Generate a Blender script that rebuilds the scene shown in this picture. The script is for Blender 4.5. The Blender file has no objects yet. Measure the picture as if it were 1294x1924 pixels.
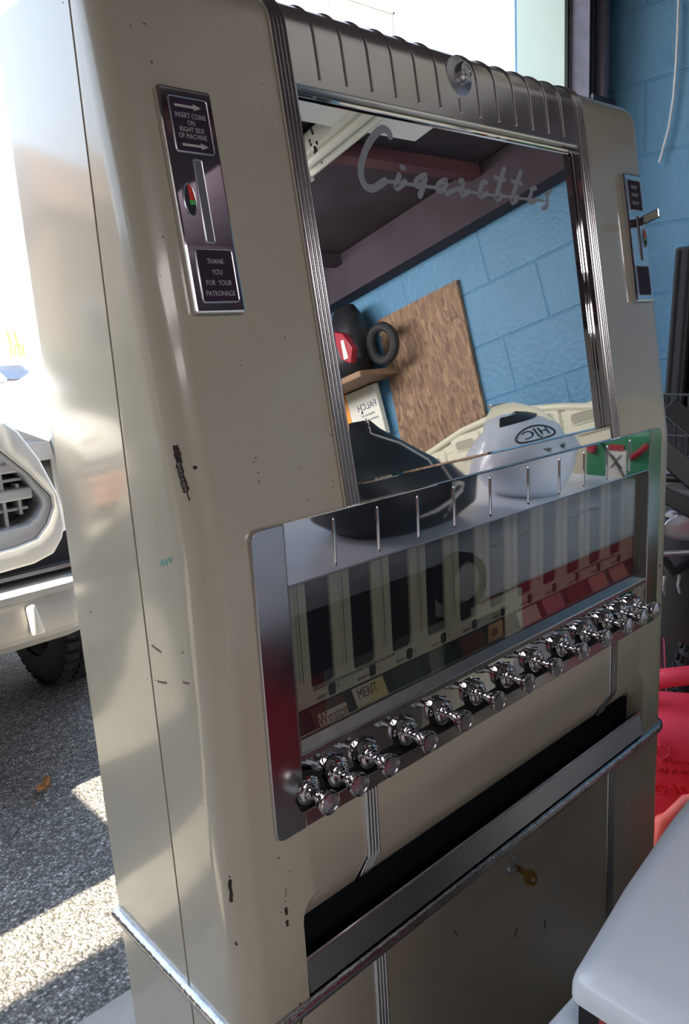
import bpy, bmesh, math, random
from mathutils import Vector, Matrix
R = math.radians
random.seed(7)
SC = bpy.context.scene
COL = SC.collection

# ------------------------------------------------------------------ camera
cam = bpy.data.cameras.new('camera'); cam_o = bpy.data.objects.new('camera', cam); COL.objects.link(cam_o)
cam.sensor_fit = 'AUTO'; cam.sensor_width = 36.0; cam.lens = 1450.68 / 1924 * 36.0
cam.clip_start = 0.02; cam.clip_end = 200
_r = Vector((0.733997, -0.676665, -0.058068)); _u = Vector((0.190977, 0.123593, 0.973783)); _f = Vector((0.651748, 0.725844, -0.219945))
cam_o.matrix_world = Matrix(((_r.x, _u.x, -_f.x, -0.347736), (_r.y, _u.y, -_f.y, -0.591420), (_r.z, _u.z, -_f.z, 1.325264), (0, 0, 0, 1)))
SC.camera = cam_o

# ------------------------------------------------------------------ sky, sun, exposure
SC.view_settings.view_transform = 'Standard'; SC.view_settings.look = 'None'
SC.view_settings.exposure = 0.0; SC.view_settings.gamma = 1.0; SC.view_settings.use_curve_mapping = False
SUN_EL = 36.0
wd = bpy.data.worlds.new('sky'); SC.world = wd; wd.use_nodes = True
nt = wd.node_tree; nt.nodes.clear()
# hazy bright sky: pale at the horizon, light blue higher up
tc = nt.nodes.new('ShaderNodeTexCoord'); sx = nt.nodes.new('ShaderNodeSeparateXYZ'); ramp = nt.nodes.new('ShaderNodeValToRGB')
el = ramp.color_ramp.elements
el[0].position = 0.0; el[0].color = (0.95, 0.93, 0.90, 1); el[1].position = 1.0; el[1].color = (0.36, 0.48, 0.70, 1)
for p, c in ((0.08, (0.93, 0.96, 1.0, 1)), (0.25, (0.70, 0.82, 0.97, 1)), (0.55, (0.48, 0.61, 0.83, 1))):
    x = el.new(p); x.color = c
bg = nt.nodes.new('ShaderNodeBackground'); bg.inputs['Strength'].default_value = 3.9
wo = nt.nodes.new('ShaderNodeOutputWorld')
nt.links.new(tc.outputs['Generated'], sx.inputs[0]); nt.links.new(sx.outputs['Z'], ramp.inputs[0])
nt.links.new(ramp.outputs[0], bg.inputs[0]); nt.links.new(bg.outputs[0], wo.inputs[0])
sl = bpy.data.lights.new('sun', 'SUN'); sl.energy = 36.0; sl.angle = R(0.6); sl.color = (1.0, 0.89, 0.70)
so = bpy.data.objects.new('sun', sl); COL.objects.link(so); so.location = (-8, 3, 8)
# the sun stands at -X, its rays run along +X (parallel to the front of the garage) and down
so.rotation_euler = Vector((math.cos(R(SUN_EL)), 0.0, -math.sin(R(SUN_EL)))).to_track_quat('-Z', 'Y').to_euler()
for nm, loc, aim, en in (('rear_fill', (-0.45, -1.9, 2.06), (0, 0, -1), 24.0), ('side_fill', (-0.7, -3.2, 2.06), (0, 0, -1), 22.0), ('wall_fill', (0.75, -1.75, 2.04), (0.86, -0.22, -0.45), 30.0)):  # unseen fill lamps added to brighten the machine front and the inner wall
    al = bpy.data.lights.new(nm, 'AREA'); al.shape = 'RECTANGLE'; al.size = 1.4; al.size_y = 0.7 if nm != 'wall_fill' else 0.4; al.energy = en; al.color = (1.0, 0.92, 0.92)
    ao = bpy.data.objects.new(nm, al); COL.objects.link(ao); ao.location = loc; ao.rotation_euler = Vector(aim).to_track_quat('-Z', 'Y').to_euler()

# ------------------------------------------------------------------ materials
MATS = {}
def mat(name, col, rough=0.5, metal=0.0, var=0.0, vscale=8.0, bump=0.0, bscale=60.0, coat=0.0, coat_r=0.05, spec=0.5, trans=0.0, ior=1.45, alpha=1.0, rvar=0.0, aniso=0.0):
    m = bpy.data.materials.new(name); m.use_nodes = True
    n = m.node_tree.nodes; l = m.node_tree.links; b = n['Principled BSDF']
    b.inputs['Base Color'].default_value = (*col, 1); b.inputs['Roughness'].default_value = rough; b.inputs['Metallic'].default_value = metal
    b.inputs['Coat Weight'].default_value = coat; b.inputs['Coat Roughness'].default_value = coat_r
    b.inputs['Specular IOR Level'].default_value = spec; b.inputs['Transmission Weight'].default_value = trans; b.inputs['IOR'].default_value = ior
    b.inputs['Alpha'].default_value = alpha; b.inputs['Anisotropic'].default_value = aniso
    if var or bump or rvar:
        tc = n.new('ShaderNodeTexCoord')
    if var or rvar:
        nz = n.new('ShaderNodeTexNoise'); nz.inputs['Scale'].default_value = vscale; nz.inputs['Detail'].default_value = 6.0; nz.inputs['Roughness'].default_value = 0.6
        l.new(tc.outputs['Object'], nz.inputs['Vector'])
    if var:
        mp = n.new('ShaderNodeMapRange'); mp.inputs['From Min'].default_value = 0.3; mp.inputs['From Max'].default_value = 0.7
        mp.inputs['To Min'].default_value = 1 - var; mp.inputs['To Max'].default_value = 1 + var
        l.new(nz.outputs['Fac'], mp.inputs['Value'])
        vm = n.new('ShaderNodeVectorMath'); vm.operation = 'SCALE'; vm.inputs[0].default_value = col
        l.new(mp.outputs[0], vm.inputs['Scale']); l.new(vm.outputs[0], b.inputs['Base Color'])
    if rvar:
        mr = n.new('ShaderNodeMapRange'); mr.inputs['To Min'].default_value = max(0, rough - rvar); mr.inputs['To Max'].default_value = rough + rvar
        l.new(nz.outputs['Fac'], mr.inputs['Value']); l.new(mr.outputs[0], b.inputs['Roughness'])
    if bump:
        nb = n.new('ShaderNodeTexNoise'); nb.inputs['Scale'].default_value = bscale; nb.inputs['Detail'].default_value = 4.0
        l.new(tc.outputs['Object'], nb.inputs['Vector'])
        bp = n.new('ShaderNodeBump'); bp.inputs['Strength'].default_value = bump; bp.inputs['Distance'].default_value = 0.01
        l.new(nb.outputs['Fac'], bp.inputs['Height']); l.new(bp.outputs[0], b.inputs['Normal'])
    MATS[name] = m
    return m

paint = mat('tan_enamel', (0.47, 0.435, 0.345), 0.34, 0.0, 0.04, 5.0, 0.012, 90.0, coat=0.85, coat_r=0.10)
paint_side = paint
chrome = mat('chrome', (0.76, 0.76, 0.78), 0.035, 1.0, rvar=0.02, vscale=30)
steel = mat('brushed_steel', (0.62, 0.61, 0.62), 0.20, 1.0, 0.06, 12.0, rvar=0.05)
steel_d = mat('dull_steel', (0.42, 0.41, 0.40), 0.34, 1.0, 0.12, 20.0)
worn = mat('worn_chrome', (0.52, 0.52, 0.54), 0.24, 1.0, 0.2, 40.0, 0.15, 120.0)
mirror_m = mat('mirror_glass', (0.90, 0.93, 0.93), 0.008, 1.0)
frost = mat('frosted_letters', (0.30, 0.33, 0.36), 0.6)
blackm = mat('black_gap', (0.008, 0.007, 0.008), 0.7)
tray_m = mat('dark_blue_flocking', (0.008, 0.014, 0.020), 0.95, var=0.3, vscale=300)
cream = mat('cream_column_panel', (0.52, 0.53, 0.42), 0.45, 0.0, 0.05, 10)
slot_m = mat('slot_navy', (0.018, 0.027, 0.036), 0.5)
plum = mat('plum_label', (0.035, 0.022, 0.042), 0.6, spec=0.25)
letter = mat('pale_lettering', (0.50, 0.47, 0.46), 0.5)
ink = mat('dark_ink', (0.05, 0.05, 0.055), 0.6)
red_lens = mat('red_indicator', (0.65, 0.06, 0.04), 0.25)
green_lens = mat('green_indicator', (0.08, 0.55, 0.10), 0.25)
rust = mat('chipped_paint', (0.035, 0.022, 0.020), 0.8, var=0.5, vscale=80)
brass = mat('brass_key', (0.35, 0.22, 0.07), 0.35, 1.0)
rubber = mat('black_rubber', (0.018, 0.018, 0.020), 0.7, var=0.2, vscale=30)
glass = mat('pane_glass', (0.96, 0.98, 0.97), 0.0, trans=1.0, ior=1.85)
blue = mat('blue_block_paint', (0.095, 0.245, 0.39), 0.55, 0, 0.08, 5.0, 0.5, 45.0)
mortar = mat('blue_mortar', (0.09, 0.235, 0.375), 0.7, 0, 0.1, 20.0, 0.3, 90.0)
concrete = mat('concrete', (0.40, 0.38, 0.34), 0.85, 0, 0.22, 6.0, 0.3, 50.0)
white_w = mat('off_white_wall', (0.46, 0.43, 0.42), 0.7, 0, 0.06, 3.0)
ceil_m = mat('dark_brown_ceiling', (0.050, 0.036, 0.048), 0.8, 0, 0.3, 3.0)
joist_m = mat('reddish_joist', (0.115, 0.045, 0.050), 0.7, 0, 0.2, 6.0)
jamb_m = mat('mint_white_jamb', (0.58, 0.71, 0.64), 0.5, 0, 0.03, 4.0)
track_m = mat('dark_galvanised_track', (0.12, 0.11, 0.125), 0.42, 0.7, 0.2, 20)
track_l = mat('grey_track_tube', (0.22, 0.21, 0.25), 0.42, 0.6, 0.15, 20)
siding = mat('white_siding', (0.86, 0.86, 0.83), 0.6)
siding_l = mat('beige_trim_line', (0.45, 0.44, 0.36), 0.6)
tan_house = mat('tan_stucco', (0.40, 0.30, 0.20), 0.8, var=0.1)
hedge_m = mat('hedge_leaves', (0.10, 0.11, 0.05), 0.8, var=0.4, vscale=3)
white_p = mat('white_gloss_paint', (0.72, 0.77, 0.84), 0.28, 0, 0.02, 6.0, coat=0.4, coat_r=0.1)
red_p = mat('red_gloss_paint', (0.36, 0.02, 0.04), 0.25, 0, 0.05, 6.0, coat=0.5)
can_red = mat('red_can_plastic', (0.90, 0.06, 0.10), 0.42, 0, 0.05, 12.0, 0.05, 120.0)
can_or = mat('orange_red_can_plastic', (0.92, 0.11, 0.08), 0.42, 0, 0.05, 12.0, 0.05, 120.0)
vinyl = mat('black_vinyl', (0.022, 0.027, 0.034), 0.38, 0, 0.2, 9.0, 0.2, 14.0)
piping = mat('white_piping', (0.62, 0.60, 0.56), 0.5)
black_pl = mat('black_plastic', (0.016, 0.017, 0.020), 0.4)
grey_m = mat('grey_metal', (0.30, 0.31, 0.34), 0.35, 0.8, 0.15, 20)
silver = mat('silver_metal', (0.60, 0.61, 0.65), 0.28, 0.9, 0.1, 15)
silver_car = mat('silver_car_paint', (0.84, 0.82, 0.76), 0.38, 0.05, 0.02, 6.0, coat=0.8, coat_r=0.03)
car_white = mat('pale_car_paint', (0.85, 0.85, 0.85), 0.35, 0.0, coat=0.8, coat_r=0.03)
car_black = mat('dark_car_plastic', (0.022, 0.024, 0.030), 0.45)
bump_silver = mat('satin_bumper', (0.50, 0.49, 0.46), 0.42, 0.2, 0.05, 20)
amber = mat('amber_lens', (0.75, 0.33, 0.18), 0.3)
lens = mat('clear_lamp_lens', (0.86, 0.88, 0.9), 0.2)
grille_s = mat('grille_silver', (0.62, 0.62, 0.63), 0.30, 0.35)
cap_steel = mat('cap_steel', (0.82, 0.79, 0.78), 0.24, 1.0, 0.05, 12.0, rvar=0.05)
leaf_m = mat('dry_leaf', (0.34, 0.13, 0.035), 0.6, var=0.3, vscale=60)
fixture_m = mat('cream_fixture', (0.62, 0.64, 0.56), 0.5, var=0.05)
wire_m = mat('white_cable', (0.70, 0.72, 0.74), 0.5)
cream_pl = mat('cream_moulded_plastic', (0.60, 0.58, 0.44), 0.5, var=0.05)
cream_dk = mat('cream_recess', (0.33, 0.31, 0.24), 0.6)
paper = mat('white_card', (0.68, 0.68, 0.60), 0.6, var=0.04)
orange_m = mat('orange_card', (0.85, 0.33, 0.06), 0.6)
navy_ink = mat('navy_ink', (0.05, 0.06, 0.14), 0.6)
wood = mat('shelf_wood', (0.24, 0.15, 0.09), 0.6, var=0.2, vscale=14)
helmet_red = mat('red_panel', (0.30, 0.02, 0.035), 0.35)
green_p = mat('green_plastic', (0.03, 0.20, 0.09), 0.35, var=0.1)
gold_l = mat('gold_label', (0.55, 0.33, 0.14), 0.4)
winston_c = mat('cream_pack_card', (0.58, 0.53, 0.45), 0.5)
winston_t = mat('maroon_print', (0.13, 0.04, 0.03), 0.5)
merit_c = mat('yellow_pack_card', (0.56, 0.50, 0.22), 0.5)
green_c = mat('green_pack_card', (0.02, 0.06, 0.05), 0.5)
brown_c = mat('brown_pack_card', (0.10, 0.05, 0.04), 0.5)
visor_m = mat('clear_visor', (0.95, 0.97, 0.98), 0.03, trans=1.0, ior=1.2)
timber = mat('red_brown_timber', (0.42, 0.125, 0.07), 0.5, var=0.15, vscale=4)
smear = mat('teal_scrawl', (0.10, 0.42, 0.38), 0.5)
scratch_m = mat('brown_scratch', (0.20, 0.12, 0.10), 0.6)

# osb: flakes pressed in random directions
def osb_mat():
    m = bpy.data.materials.new('flake_board'); m.use_nodes = True; n = m.node_tree.nodes; l = m.node_tree.links; b = n['Principled BSDF']
    tc = n.new('ShaderNodeTexCoord'); mp = n.new('ShaderNodeMapping'); mp.inputs['Scale'].default_value = (46, 64, 19); mp.inputs['Rotation'].default_value = (0.35, 0, 0)
    nz = n.new('ShaderNodeTexNoise'); nz.inputs['Scale'].default_value = 9; nz.inputs['Detail'].default_value = 5; add = n.new('ShaderNodeMixRGB'); add.blend_type = 'LINEAR_LIGHT'; add.inputs[0].default_value = 0.9
    v = n.new('ShaderNodeTexVoronoi'); v.inputs['Scale'].default_value = 1.6
    l.new(tc.outputs['Object'], nz.inputs['Vector']); l.new(tc.outputs['Object'], mp.inputs['Vector'])
    l.new(mp.outputs[0], add.inputs[1]); l.new(nz.outputs['Color'], add.inputs[2]); l.new(add.outputs[0], v.inputs['Vector'])
    sp = n.new('ShaderNodeSeparateColor'); l.new(v.outputs['Color'], sp.inputs[0])
    cr = n.new('ShaderNodeValToRGB'); e = cr.color_ramp.elements
    e[0].position = 0.0; e[0].color = (0.13, 0.075, 0.05, 1); e[1].position = 1.0; e[1].color = (0.33, 0.22, 0.13, 1)
    x = e.new(0.25); x.color = (0.19, 0.115, 0.07, 1); x = e.new(0.75); x.color = (0.25, 0.155, 0.09, 1)
    l.new(sp.outputs[0], cr.inputs[0]); l.new(cr.outputs[0], b.inputs['Base Color']); b.inputs['Roughness'].default_value = 0.7
    bp = n.new('ShaderNodeBump'); bp.inputs['Strength'].default_value = 0.3; l.new(sp.outputs[1], bp.inputs['Height']); l.new(bp.outputs[0], b.inputs['Normal'])
    return m
osb_m = osb_mat()

def asphalt_mat():
    m = bpy.data.materials.new('asphalt'); m.use_nodes = True; n = m.node_tree.nodes; l = m.node_tree.links; b = n['Principled BSDF']
    tc = n.new('ShaderNodeTexCoord')
    wn = n.new('ShaderNodeTexNoise'); wn.inputs['Scale'].default_value = 130; l.new(tc.outputs['Object'], wn.inputs['Vector'])
    wm = n.new('ShaderNodeVectorMath'); wm.operation = 'MULTIPLY_ADD'; wm.inputs[1].default_value = (0.009, 0.009, 0.0); l.new(wn.outputs['Color'], wm.inputs[0]); l.new(tc.outputs['Object'], wm.inputs[2])
    v = n.new('ShaderNodeTexVoronoi'); v.inputs['Scale'].default_value = 135; l.new(wm.outputs[0], v.inputs['Vector'])
    sp = n.new('ShaderNodeSeparateColor'); l.new(v.outputs['Color'], sp.inputs[0])
    cr = n.new('ShaderNodeValToRGB'); e = cr.color_ramp.elements
    e[0].position = 0.0; e[0].color = (0.11, 0.105, 0.098, 1); e[1].position = 1.0; e[1].color = (0.75, 0.70, 0.63, 1)
    for p, c in ((0.45, (0.235, 0.222, 0.205, 1)), (0.8, (0.37, 0.345, 0.31, 1)), (0.93, (0.5, 0.47, 0.43, 1))):
        x = e.new(p); x.color = c
    l.new(sp.outputs[0], cr.inputs[0])
    ed = n.new('ShaderNodeMapRange'); ed.interpolation_type = 'SMOOTHSTEP'; ed.inputs['From Min'].default_value = 0.25; ed.inputs['From Max'].default_value = 0.62; ed.inputs['To Min'].default_value = 1.0; ed.inputs['To Max'].default_value = 0.5
    l.new(v.outputs['Distance'], ed.inputs['Value'])
    nz = n.new('ShaderNodeTexNoise'); nz.inputs['Scale'].default_value = 2.2; nz.inputs['Detail'].default_value = 8; l.new(tc.outputs['Object'], nz.inputs['Vector'])
    mp = n.new('ShaderNodeMapRange'); mp.inputs['From Min'].default_value = 0.3; mp.inputs['From Max'].default_value = 0.7; mp.inputs['To Min'].default_value = 0.8; mp.inputs['To Max'].default_value = 1.2
    l.new(nz.outputs['Fac'], mp.inputs['Value'])
    mm = n.new('ShaderNodeMath'); mm.operation = 'MULTIPLY'; l.new(mp.outputs[0], mm.inputs[0]); l.new(ed.outputs[0], mm.inputs[1])
    vm = n.new('ShaderNodeVectorMath'); vm.operation = 'SCALE'; l.new(cr.outputs[0], vm.inputs[0]); l.new(mm.outputs[0], vm.inputs['Scale']); l.new(vm.outputs[0], b.inputs['Base Color'])
    bp = n.new('ShaderNodeBump'); bp.inputs['Strength'].default_value = 0.7; bp.inputs['Distance'].default_value = 0.005
    iv = n.new('ShaderNodeMath'); iv.operation = 'SUBTRACT'; iv.inputs[0].default_value = 1.0; l.new(v.outputs['Distance'], iv.inputs[1])
    l.new(iv.outputs[0], bp.inputs['Height']); l.new(bp.outputs[0], b.inputs['Normal']); b.inputs['Roughness'].default_value = 0.85
    return m
asphalt = asphalt_mat()

# ------------------------------------------------------------------ mesh helpers
class MB:
    def __init__(s): s.v = []; s.f = []
    def add(s, vs, fs):
        o = len(s.v); s.v += [tuple(p) for p in vs]; s.f += [tuple(i + o for i in f) for f in fs]; return s
    def box(s, a, b):
        x0, y0, z0 = a; x1, y1, z1 = b
        return s.add([(x0,y0,z0),(x1,y0,z0),(x1,y1,z0),(x0,y1,z0),(x0,y0,z1),(x1,y0,z1),(x1,y1,z1),(x0,y1,z1)],
                     [(0,3,2,1),(4,5,6,7),(0,1,5,4),(1,2,6,5),(2,3,7,6),(3,0,4,7)])
    def hexa(s, p):   # 8 points, bottom ring then top ring
        return s.add(p, [(0,3,2,1),(4,5,6,7),(0,1,5,4),(1,2,6,5),(2,3,7,6),(3,0,4,7)])
    def bar(s, a, b, w, h, up=(0,0,1)):
        a = Vector(a); b = Vector(b); d = (b - a).normalized(); x = d.cross(Vector(up))
        if x.length < 1e-4: x = d.cross(Vector((1,0,0)))
        x.normalize(); y = x.cross(d)
        q = [(-1,-1),(1,-1),(1,1),(-1,1)]
        return s.hexa([a + x*i*w/2 + y*j*h/2 for i, j in q] + [b + x*i*w/2 + y*j*h/2 for i, j in q])
    def tube(s, pts, r, n=10, cap=True, closed=False):
        pts = [Vector(p) for p in pts]; N = len(pts); rs = r if isinstance(r, (list, tuple)) else [r]*N
        vs = []; fs = []; prev = None
        for i, p in enumerate(pts):
            if closed: t = pts[(i+1) % N] - pts[i-1]
            else: t = pts[min(i+1, N-1)] - pts[max(i-1, 0)]
            t.normalize()
            if prev is None:
                u = t.cross(Vector((0,0,1)))
                if u.length < 0.05: u = t.cross(Vector((1,0,0)))
            else: u = prev - t * prev.dot(t)
            u.normalize(); prev = u; w = t.cross(u)
            for k in range(n):
                a = 2*math.pi*k/n; vs.append(p + (u*math.cos(a) + w*math.sin(a))*rs[i])
        M = N if closed else N-1
        for i in range(M):
            j = (i+1) % N
            for k in range(n): fs.append((i*n+k, i*n+(k+1)%n, j*n+(k+1)%n, j*n+k))
        if cap and not closed:
            fs.append(tuple(reversed(range(n)))); fs.append(tuple(range((N-1)*n, N*n)))
        return s.add(vs, fs)
    def lathe(s, prof, o, ax, n=20, cap=True):   # prof: (distance along ax, radius)
        o = Vector(o); ax = Vector(ax).normalized(); u = ax.orthogonal().normalized(); w = ax.cross(u); vs = []; fs = []
        for d, r in prof:
            for k in range(n):
                a = 2*math.pi*k/n; vs.append(o + ax*d + (u*math.cos(a) + w*math.sin(a))*r)
        for i in range(len(prof)-1):
            for k in range(n): fs.append((i*n+k, i*n+(k+1)%n, (i+1)*n+(k+1)%n, (i+1)*n+k))
        if cap:
            fs.append(tuple(reversed(range(n)))); fs.append(tuple(range((len(prof)-1)*n, len(prof)*n)))
        return s.add(vs, fs)
    def prism(s, poly, f0, f1):   # poly of 2d points, f0/f1 map to the two end faces
        n = len(poly); vs = [f0(*p) for p in poly] + [f1(*p) for p in poly]
        fs = [tuple(reversed(range(n))), tuple(range(n, 2*n))] + [(i, (i+1)%n, n+(i+1)%n, n+i) for i in range(n)]
        return s.add(vs, fs)
    def loft(s, rings, cap=True, closed=True):
        n = len(rings[0]); vs = [p for r in rings for p in r]; fs = []
        for i in range(len(rings)-1):
            for k in range(n if closed else n-1): fs.append((i*n+k, i*n+(k+1)%n, (i+1)*n+(k+1)%n, (i+1)*n+k))
        if cap: fs.append(tuple(reversed(range(n)))); fs.append(tuple(range((len(rings)-1)*n, len(rings)*n)))
        return s.add(vs, fs)
    def ell(s, c, r, nu=20, nv=12, rot=None):
        vs = []; fs = []; c = Vector(c)
        for j in range(nv+1):
            t = math.pi*j/nv
            for i in range(nu):
                a = 2*math.pi*i/nu; p = Vector((r[0]*math.sin(t)*math.cos(a), r[1]*math.sin(t)*math.sin(a), r[2]*math.cos(t)))
                if rot: p = rot @ p
                vs.append(c + p)
        for j in range(nv):
            for i in range(nu): fs.append((j*nu+i, (j+1)*nu+i, (j+1)*nu+(i+1)%nu, j*nu+(i+1)%nu))
        return s.add(vs, fs)
    def build(s, name, m, parent=None, smooth=False, bevel=0.0, seg=2, sharp=35, kind=None, label=None):
        me = bpy.data.meshes.new(name); me.from_pydata(s.v, [], s.f); me.update()
        bm = bmesh.new(); bm.from_mesh(me)
        bmesh.ops.remove_doubles(bm, verts=bm.verts, dist=1e-6)
        bmesh.ops.recalc_face_normals(bm, faces=bm.faces)
        if bevel:
            es = [e for e in bm.edges if len(e.link_faces) == 2 and e.calc_face_angle(0) > 0.6]
            bmesh.ops.bevel(bm, geom=es, offset=bevel, segments=seg, profile=0.5, affect='EDGES', clamp_overlap=True)
            bmesh.ops.recalc_face_normals(bm, faces=bm.faces)
        bm.to_mesh(me); bm.free()
        return link(name, me, m, parent, smooth or bevel > 0, 15 if (0 < bevel < 0.007 and not smooth) else sharp, kind, label)
def link(name, me, m, parent=None, smooth=False, sharp=35, kind=None, label=None):
    if m is not None:
        me.materials.clear(); me.materials.append(m)
    if smooth:
        me.shade_smooth(); me.set_sharp_from_angle(angle=R(sharp))
    o = bpy.data.objects.new(name, me); COL.objects.link(o)
    if parent: o.parent = parent; o.matrix_parent_inverse = Matrix.Translation(-parent_loc(parent))
    if kind: o['kind'] = kind
    if label: o['label'] = label
    return o
def parent_loc(p): return Vector(p.location)   # parents built by link() stand at identity, empties at their own place
def thing(name, label, cat, loc=(0,0,0), group=None):
    o = bpy.data.objects.new(name, None); COL.objects.link(o); o.location = loc; o.empty_display_size = 0.1
    o['label'] = label; o['category'] = cat
    if group: o['group'] = group
    return o
def tag(o, label, cat, group=None):
    o['label'] = label; o['category'] = cat
    if group: o['group'] = group
    return o
def struct(o): o['kind'] = 'structure'; return o
def baked(o):
    dg = bpy.context.evaluated_depsgraph_get(); dg.update()
    return bpy.data.meshes.new_from_object(o.evaluated_get(dg))
def cut(o, cutters):
    for c in cutters:
        md = o.modifiers.new('cut', 'BOOLEAN'); md.operation = 'DIFFERENCE'; md.object = c; md.solver = 'EXACT'
    me = baked(o); o.modifiers.clear(); mats = list(o.data.materials); o.data = me
    me.materials.clear()
    for m in mats: me.materials.append(m)
    for c in cutters: bpy.data.objects.remove(c)
    me.shade_smooth(); me.set_sharp_from_angle(angle=R(30))
def text(body, name, m, parent, frame, size, depth=0.0004, align='CENTER', squash=1.0, kind=None):
    """flat print: frame = (origin, x axis, y axis); size = letter height scale"""
    cu = bpy.data.curves.new('t', 'FONT'); cu.body = body; cu.size = size; cu.align_x = align; cu.align_y = 'CENTER'; cu.extrude = depth; cu.space_line = 1.0
    cu.resolution_u = 3
    t = bpy.data.objects.new('t', cu); COL.objects.link(t)
    me = baked(t); bpy.data.objects.remove(t)
    o, x, y = Vector(frame[0]), Vector(frame[1]).normalized(), Vector(frame[2]).normalized(); z = x.cross(y)
    for v in me.vertices: v.co = o + x*v.co.x*squash + y*v.co.y + z*v.co.z
    me.update(); me.name = name
    return link(name, me, m, parent, kind=kind)
def rrect(x0, z0, x1, z1, r, n=5):
    p = []
    for cx, cz, a0 in ((x1-r, z0+r, -90), (x1-r, z1-r, 0), (x0+r, z1-r, 90), (x0+r, z0+r, 180)):
        for k in range(n+1):
            a = R(a0 + 90*k/n); p.append((cx + r*math.cos(a), cz + r*math.sin(a)))
    return p
def ribbon(mb, pts, hw, F, off0, off1):
    """flat brush stroke through 2d pts with round ends; F(x, s, off) places it"""
    P = [Vector(p) for p in pts]
    Q = []
    for i in range(len(P)-1):     # Catmull-Rom
        p0, p1, p2, p3 = P[max(i-1,0)], P[i], P[i+1], P[min(i+2,len(P)-1)]
        for k in range(4):
            t = k/4; Q.append(0.5*((2*p1) + (p2-p0)*t + (2*p0-5*p1+4*p2-p3)*t*t + (3*p1-p0-3*p2+p3)*t**3))
    Q.append(P[-1])
    L = []; Rr = []
    for i, q in enumerate(Q):
        t = (Q[min(i+1,len(Q)-1)] - Q[max(i-1,0)]).normalized(); nrm = Vector((-t.y, t.x)); L.append(q + nrm*hw); Rr.append(q - nrm*hw)
    for k in range(len(Q)-1):
        mb.prism([L[k], Rr[k], Rr[k+1], L[k+1]], lambda x, s: F(x, s, off0), lambda x, s: F(x, s, off1))
    for q in (Q[0], Q[-1]):
        mb.prism([(q.x + hw*math.cos(2*math.pi*k/12), q.y + hw*math.sin(2*math.pi*k/12)) for k in range(12)], lambda x, s: F(x, s, off0), lambda x, s: F(x, s, off1*0.98))
def sweep(mb, path, sec, xfun=None):
    """path: [(y, z, ny, nz)] in the YZ plane with outward normal; sec: [(x, off)] closed section"""
    rings = [[(x, y + ny*o, z + nz*o) for x, o in sec] for y, z, ny, nz in path]
    mb.loft(rings)

# ================================================================== SETTING
XW = 2.0          # right wall
struct(MB().box((-4.75, -5.75, -0.12), (2.2, 0.786, 0.0)).build('floor', concrete))
drive = struct(MB().box((-30, 0.786, -0.12), (30, 45, -0.004)).build('driveway', asphalt))
# right wall of painted blocks: mortar slab with the blocks standing proud
wr = struct(MB().box((XW+0.0025, -5.6, 0.0), (XW+0.2, 0.95, 2.95)).build('wall_right', mortar))
blk = None
for row in range(15):
    z0 = row*0.2
    y0 = -4.0 + (0.2 if row % 2 else 0.0)
    while y0 < 0.94:
        y1 = min(y0+0.4, 0.945); full = abs(y1-y0-0.4) < 1e-6
        dx = random.uniform(-0.0006, 0.0006)
        if full and blk is not None:
            o = bpy.data.objects.new('block', blk.data); COL.objects.link(o); o.location = (dx, y0 - blk_y, z0 - blk_z)
            o.parent = wr
        else:
            o = MB().box((XW+0.0005, y0+0.0025, z0+0.0025), (XW+0.02, y1-0.0025, min(z0+0.1975, 2.94))).build('block', blue, wr, bevel=0.0025, seg=1)
            if full: blk = o; blk_y = y0; blk_z = z0
        y0 = y1
struct(MB().box((-4.75, -5.75, 0), (2.2, -5.6, 2.6)).build('wall_back', white_w))
struct(MB().box((-4.75, -5.6, 0), (-4.6, 0.95, 2.6)).build('wall_left', white_w))
struct(MB().box((-4.6, 0.772, 0), (-3.2, 0.95, 2.85)).build('wall_front_left', white_w))
wf = struct(MB().box((1.85, 0.772, 0), (XW+0.2, 0.95, 2.95)).build('wall_front', blue))
struct(MB().box((-4.75, 0.772, 2.5), (1.85, 0.95, 2.95)).build('wall_front_header', white_w))
struct(MB().box((-4.75, 0.30, 2.85), (2.2, 0.95, 2.95)).build('ceiling_front', ceil_m))
ce = struct(MB().box((-4.75, -5.75, 2.16), (2.2, 0.30, 2.95)).build('ceiling', ceil_m))
for k, y in enumerate((-0.15, -0.88, -1.62, -2.36, -3.1, -3.84)):
    MB().box((-4.6, y-0.022, 2.115), (1.99, y+0.022, 2.158)).build('joist', joist_m if k % 2 else ceil_m, ce)
MB().box((1.90, -5.5, 1.99), (1.985, 0.24, 2.155)).build('wall_plate', ceil_m, ce)
MB().box((0.50, -0.72, 2.1), (1.42, -0.18, 2.158)).build('ceiling_reflector', siding, ce)  # pale unseen panel added so the steel cap reflects something bright
# white jamb lining of the opening, door track
j = struct(MB().box((1.832, 0.765, 0), (1.85, 0.93, 2.52)).build('trim_1', jamb_m, bevel=0.002))
tr = thing('door_track', 'dark metal garage door track running up beside the mint white door jamb', 'track', (1.9, 0.74, 0))
MB().box((1.853, 0.757, 0.02), (1.992, 0.770, 2.5)).build('back_plate', track_m, tr)
MB().box((1.856, 0.700, 0.02), (1.862, 0.757, 2.5)).build('angle_flange', track_m, tr)
MB().box((1.900, 0.715, 0.02), (1.905, 0.757, 2.5)).build('angle_flange', track_l, tr)
MB().tube([(1.955, 0.722, 0.02), (1.955, 0.722, 2.5)], 0.026, 14).build('track_tube', track_l, tr, smooth=True)
MB().tube([(1.882, 0.744, 0.02), (1.882, 0.744, 2.5)], 0.012, 10).build('track_rod', track_m, tr, smooth=True)
for z in (0.6, 1.25, 1.92):
    MB().box((1.862, 0.690, z), (1.99, 0.700, z+0.05)).build('track_bracket', track_m, tr)
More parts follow.
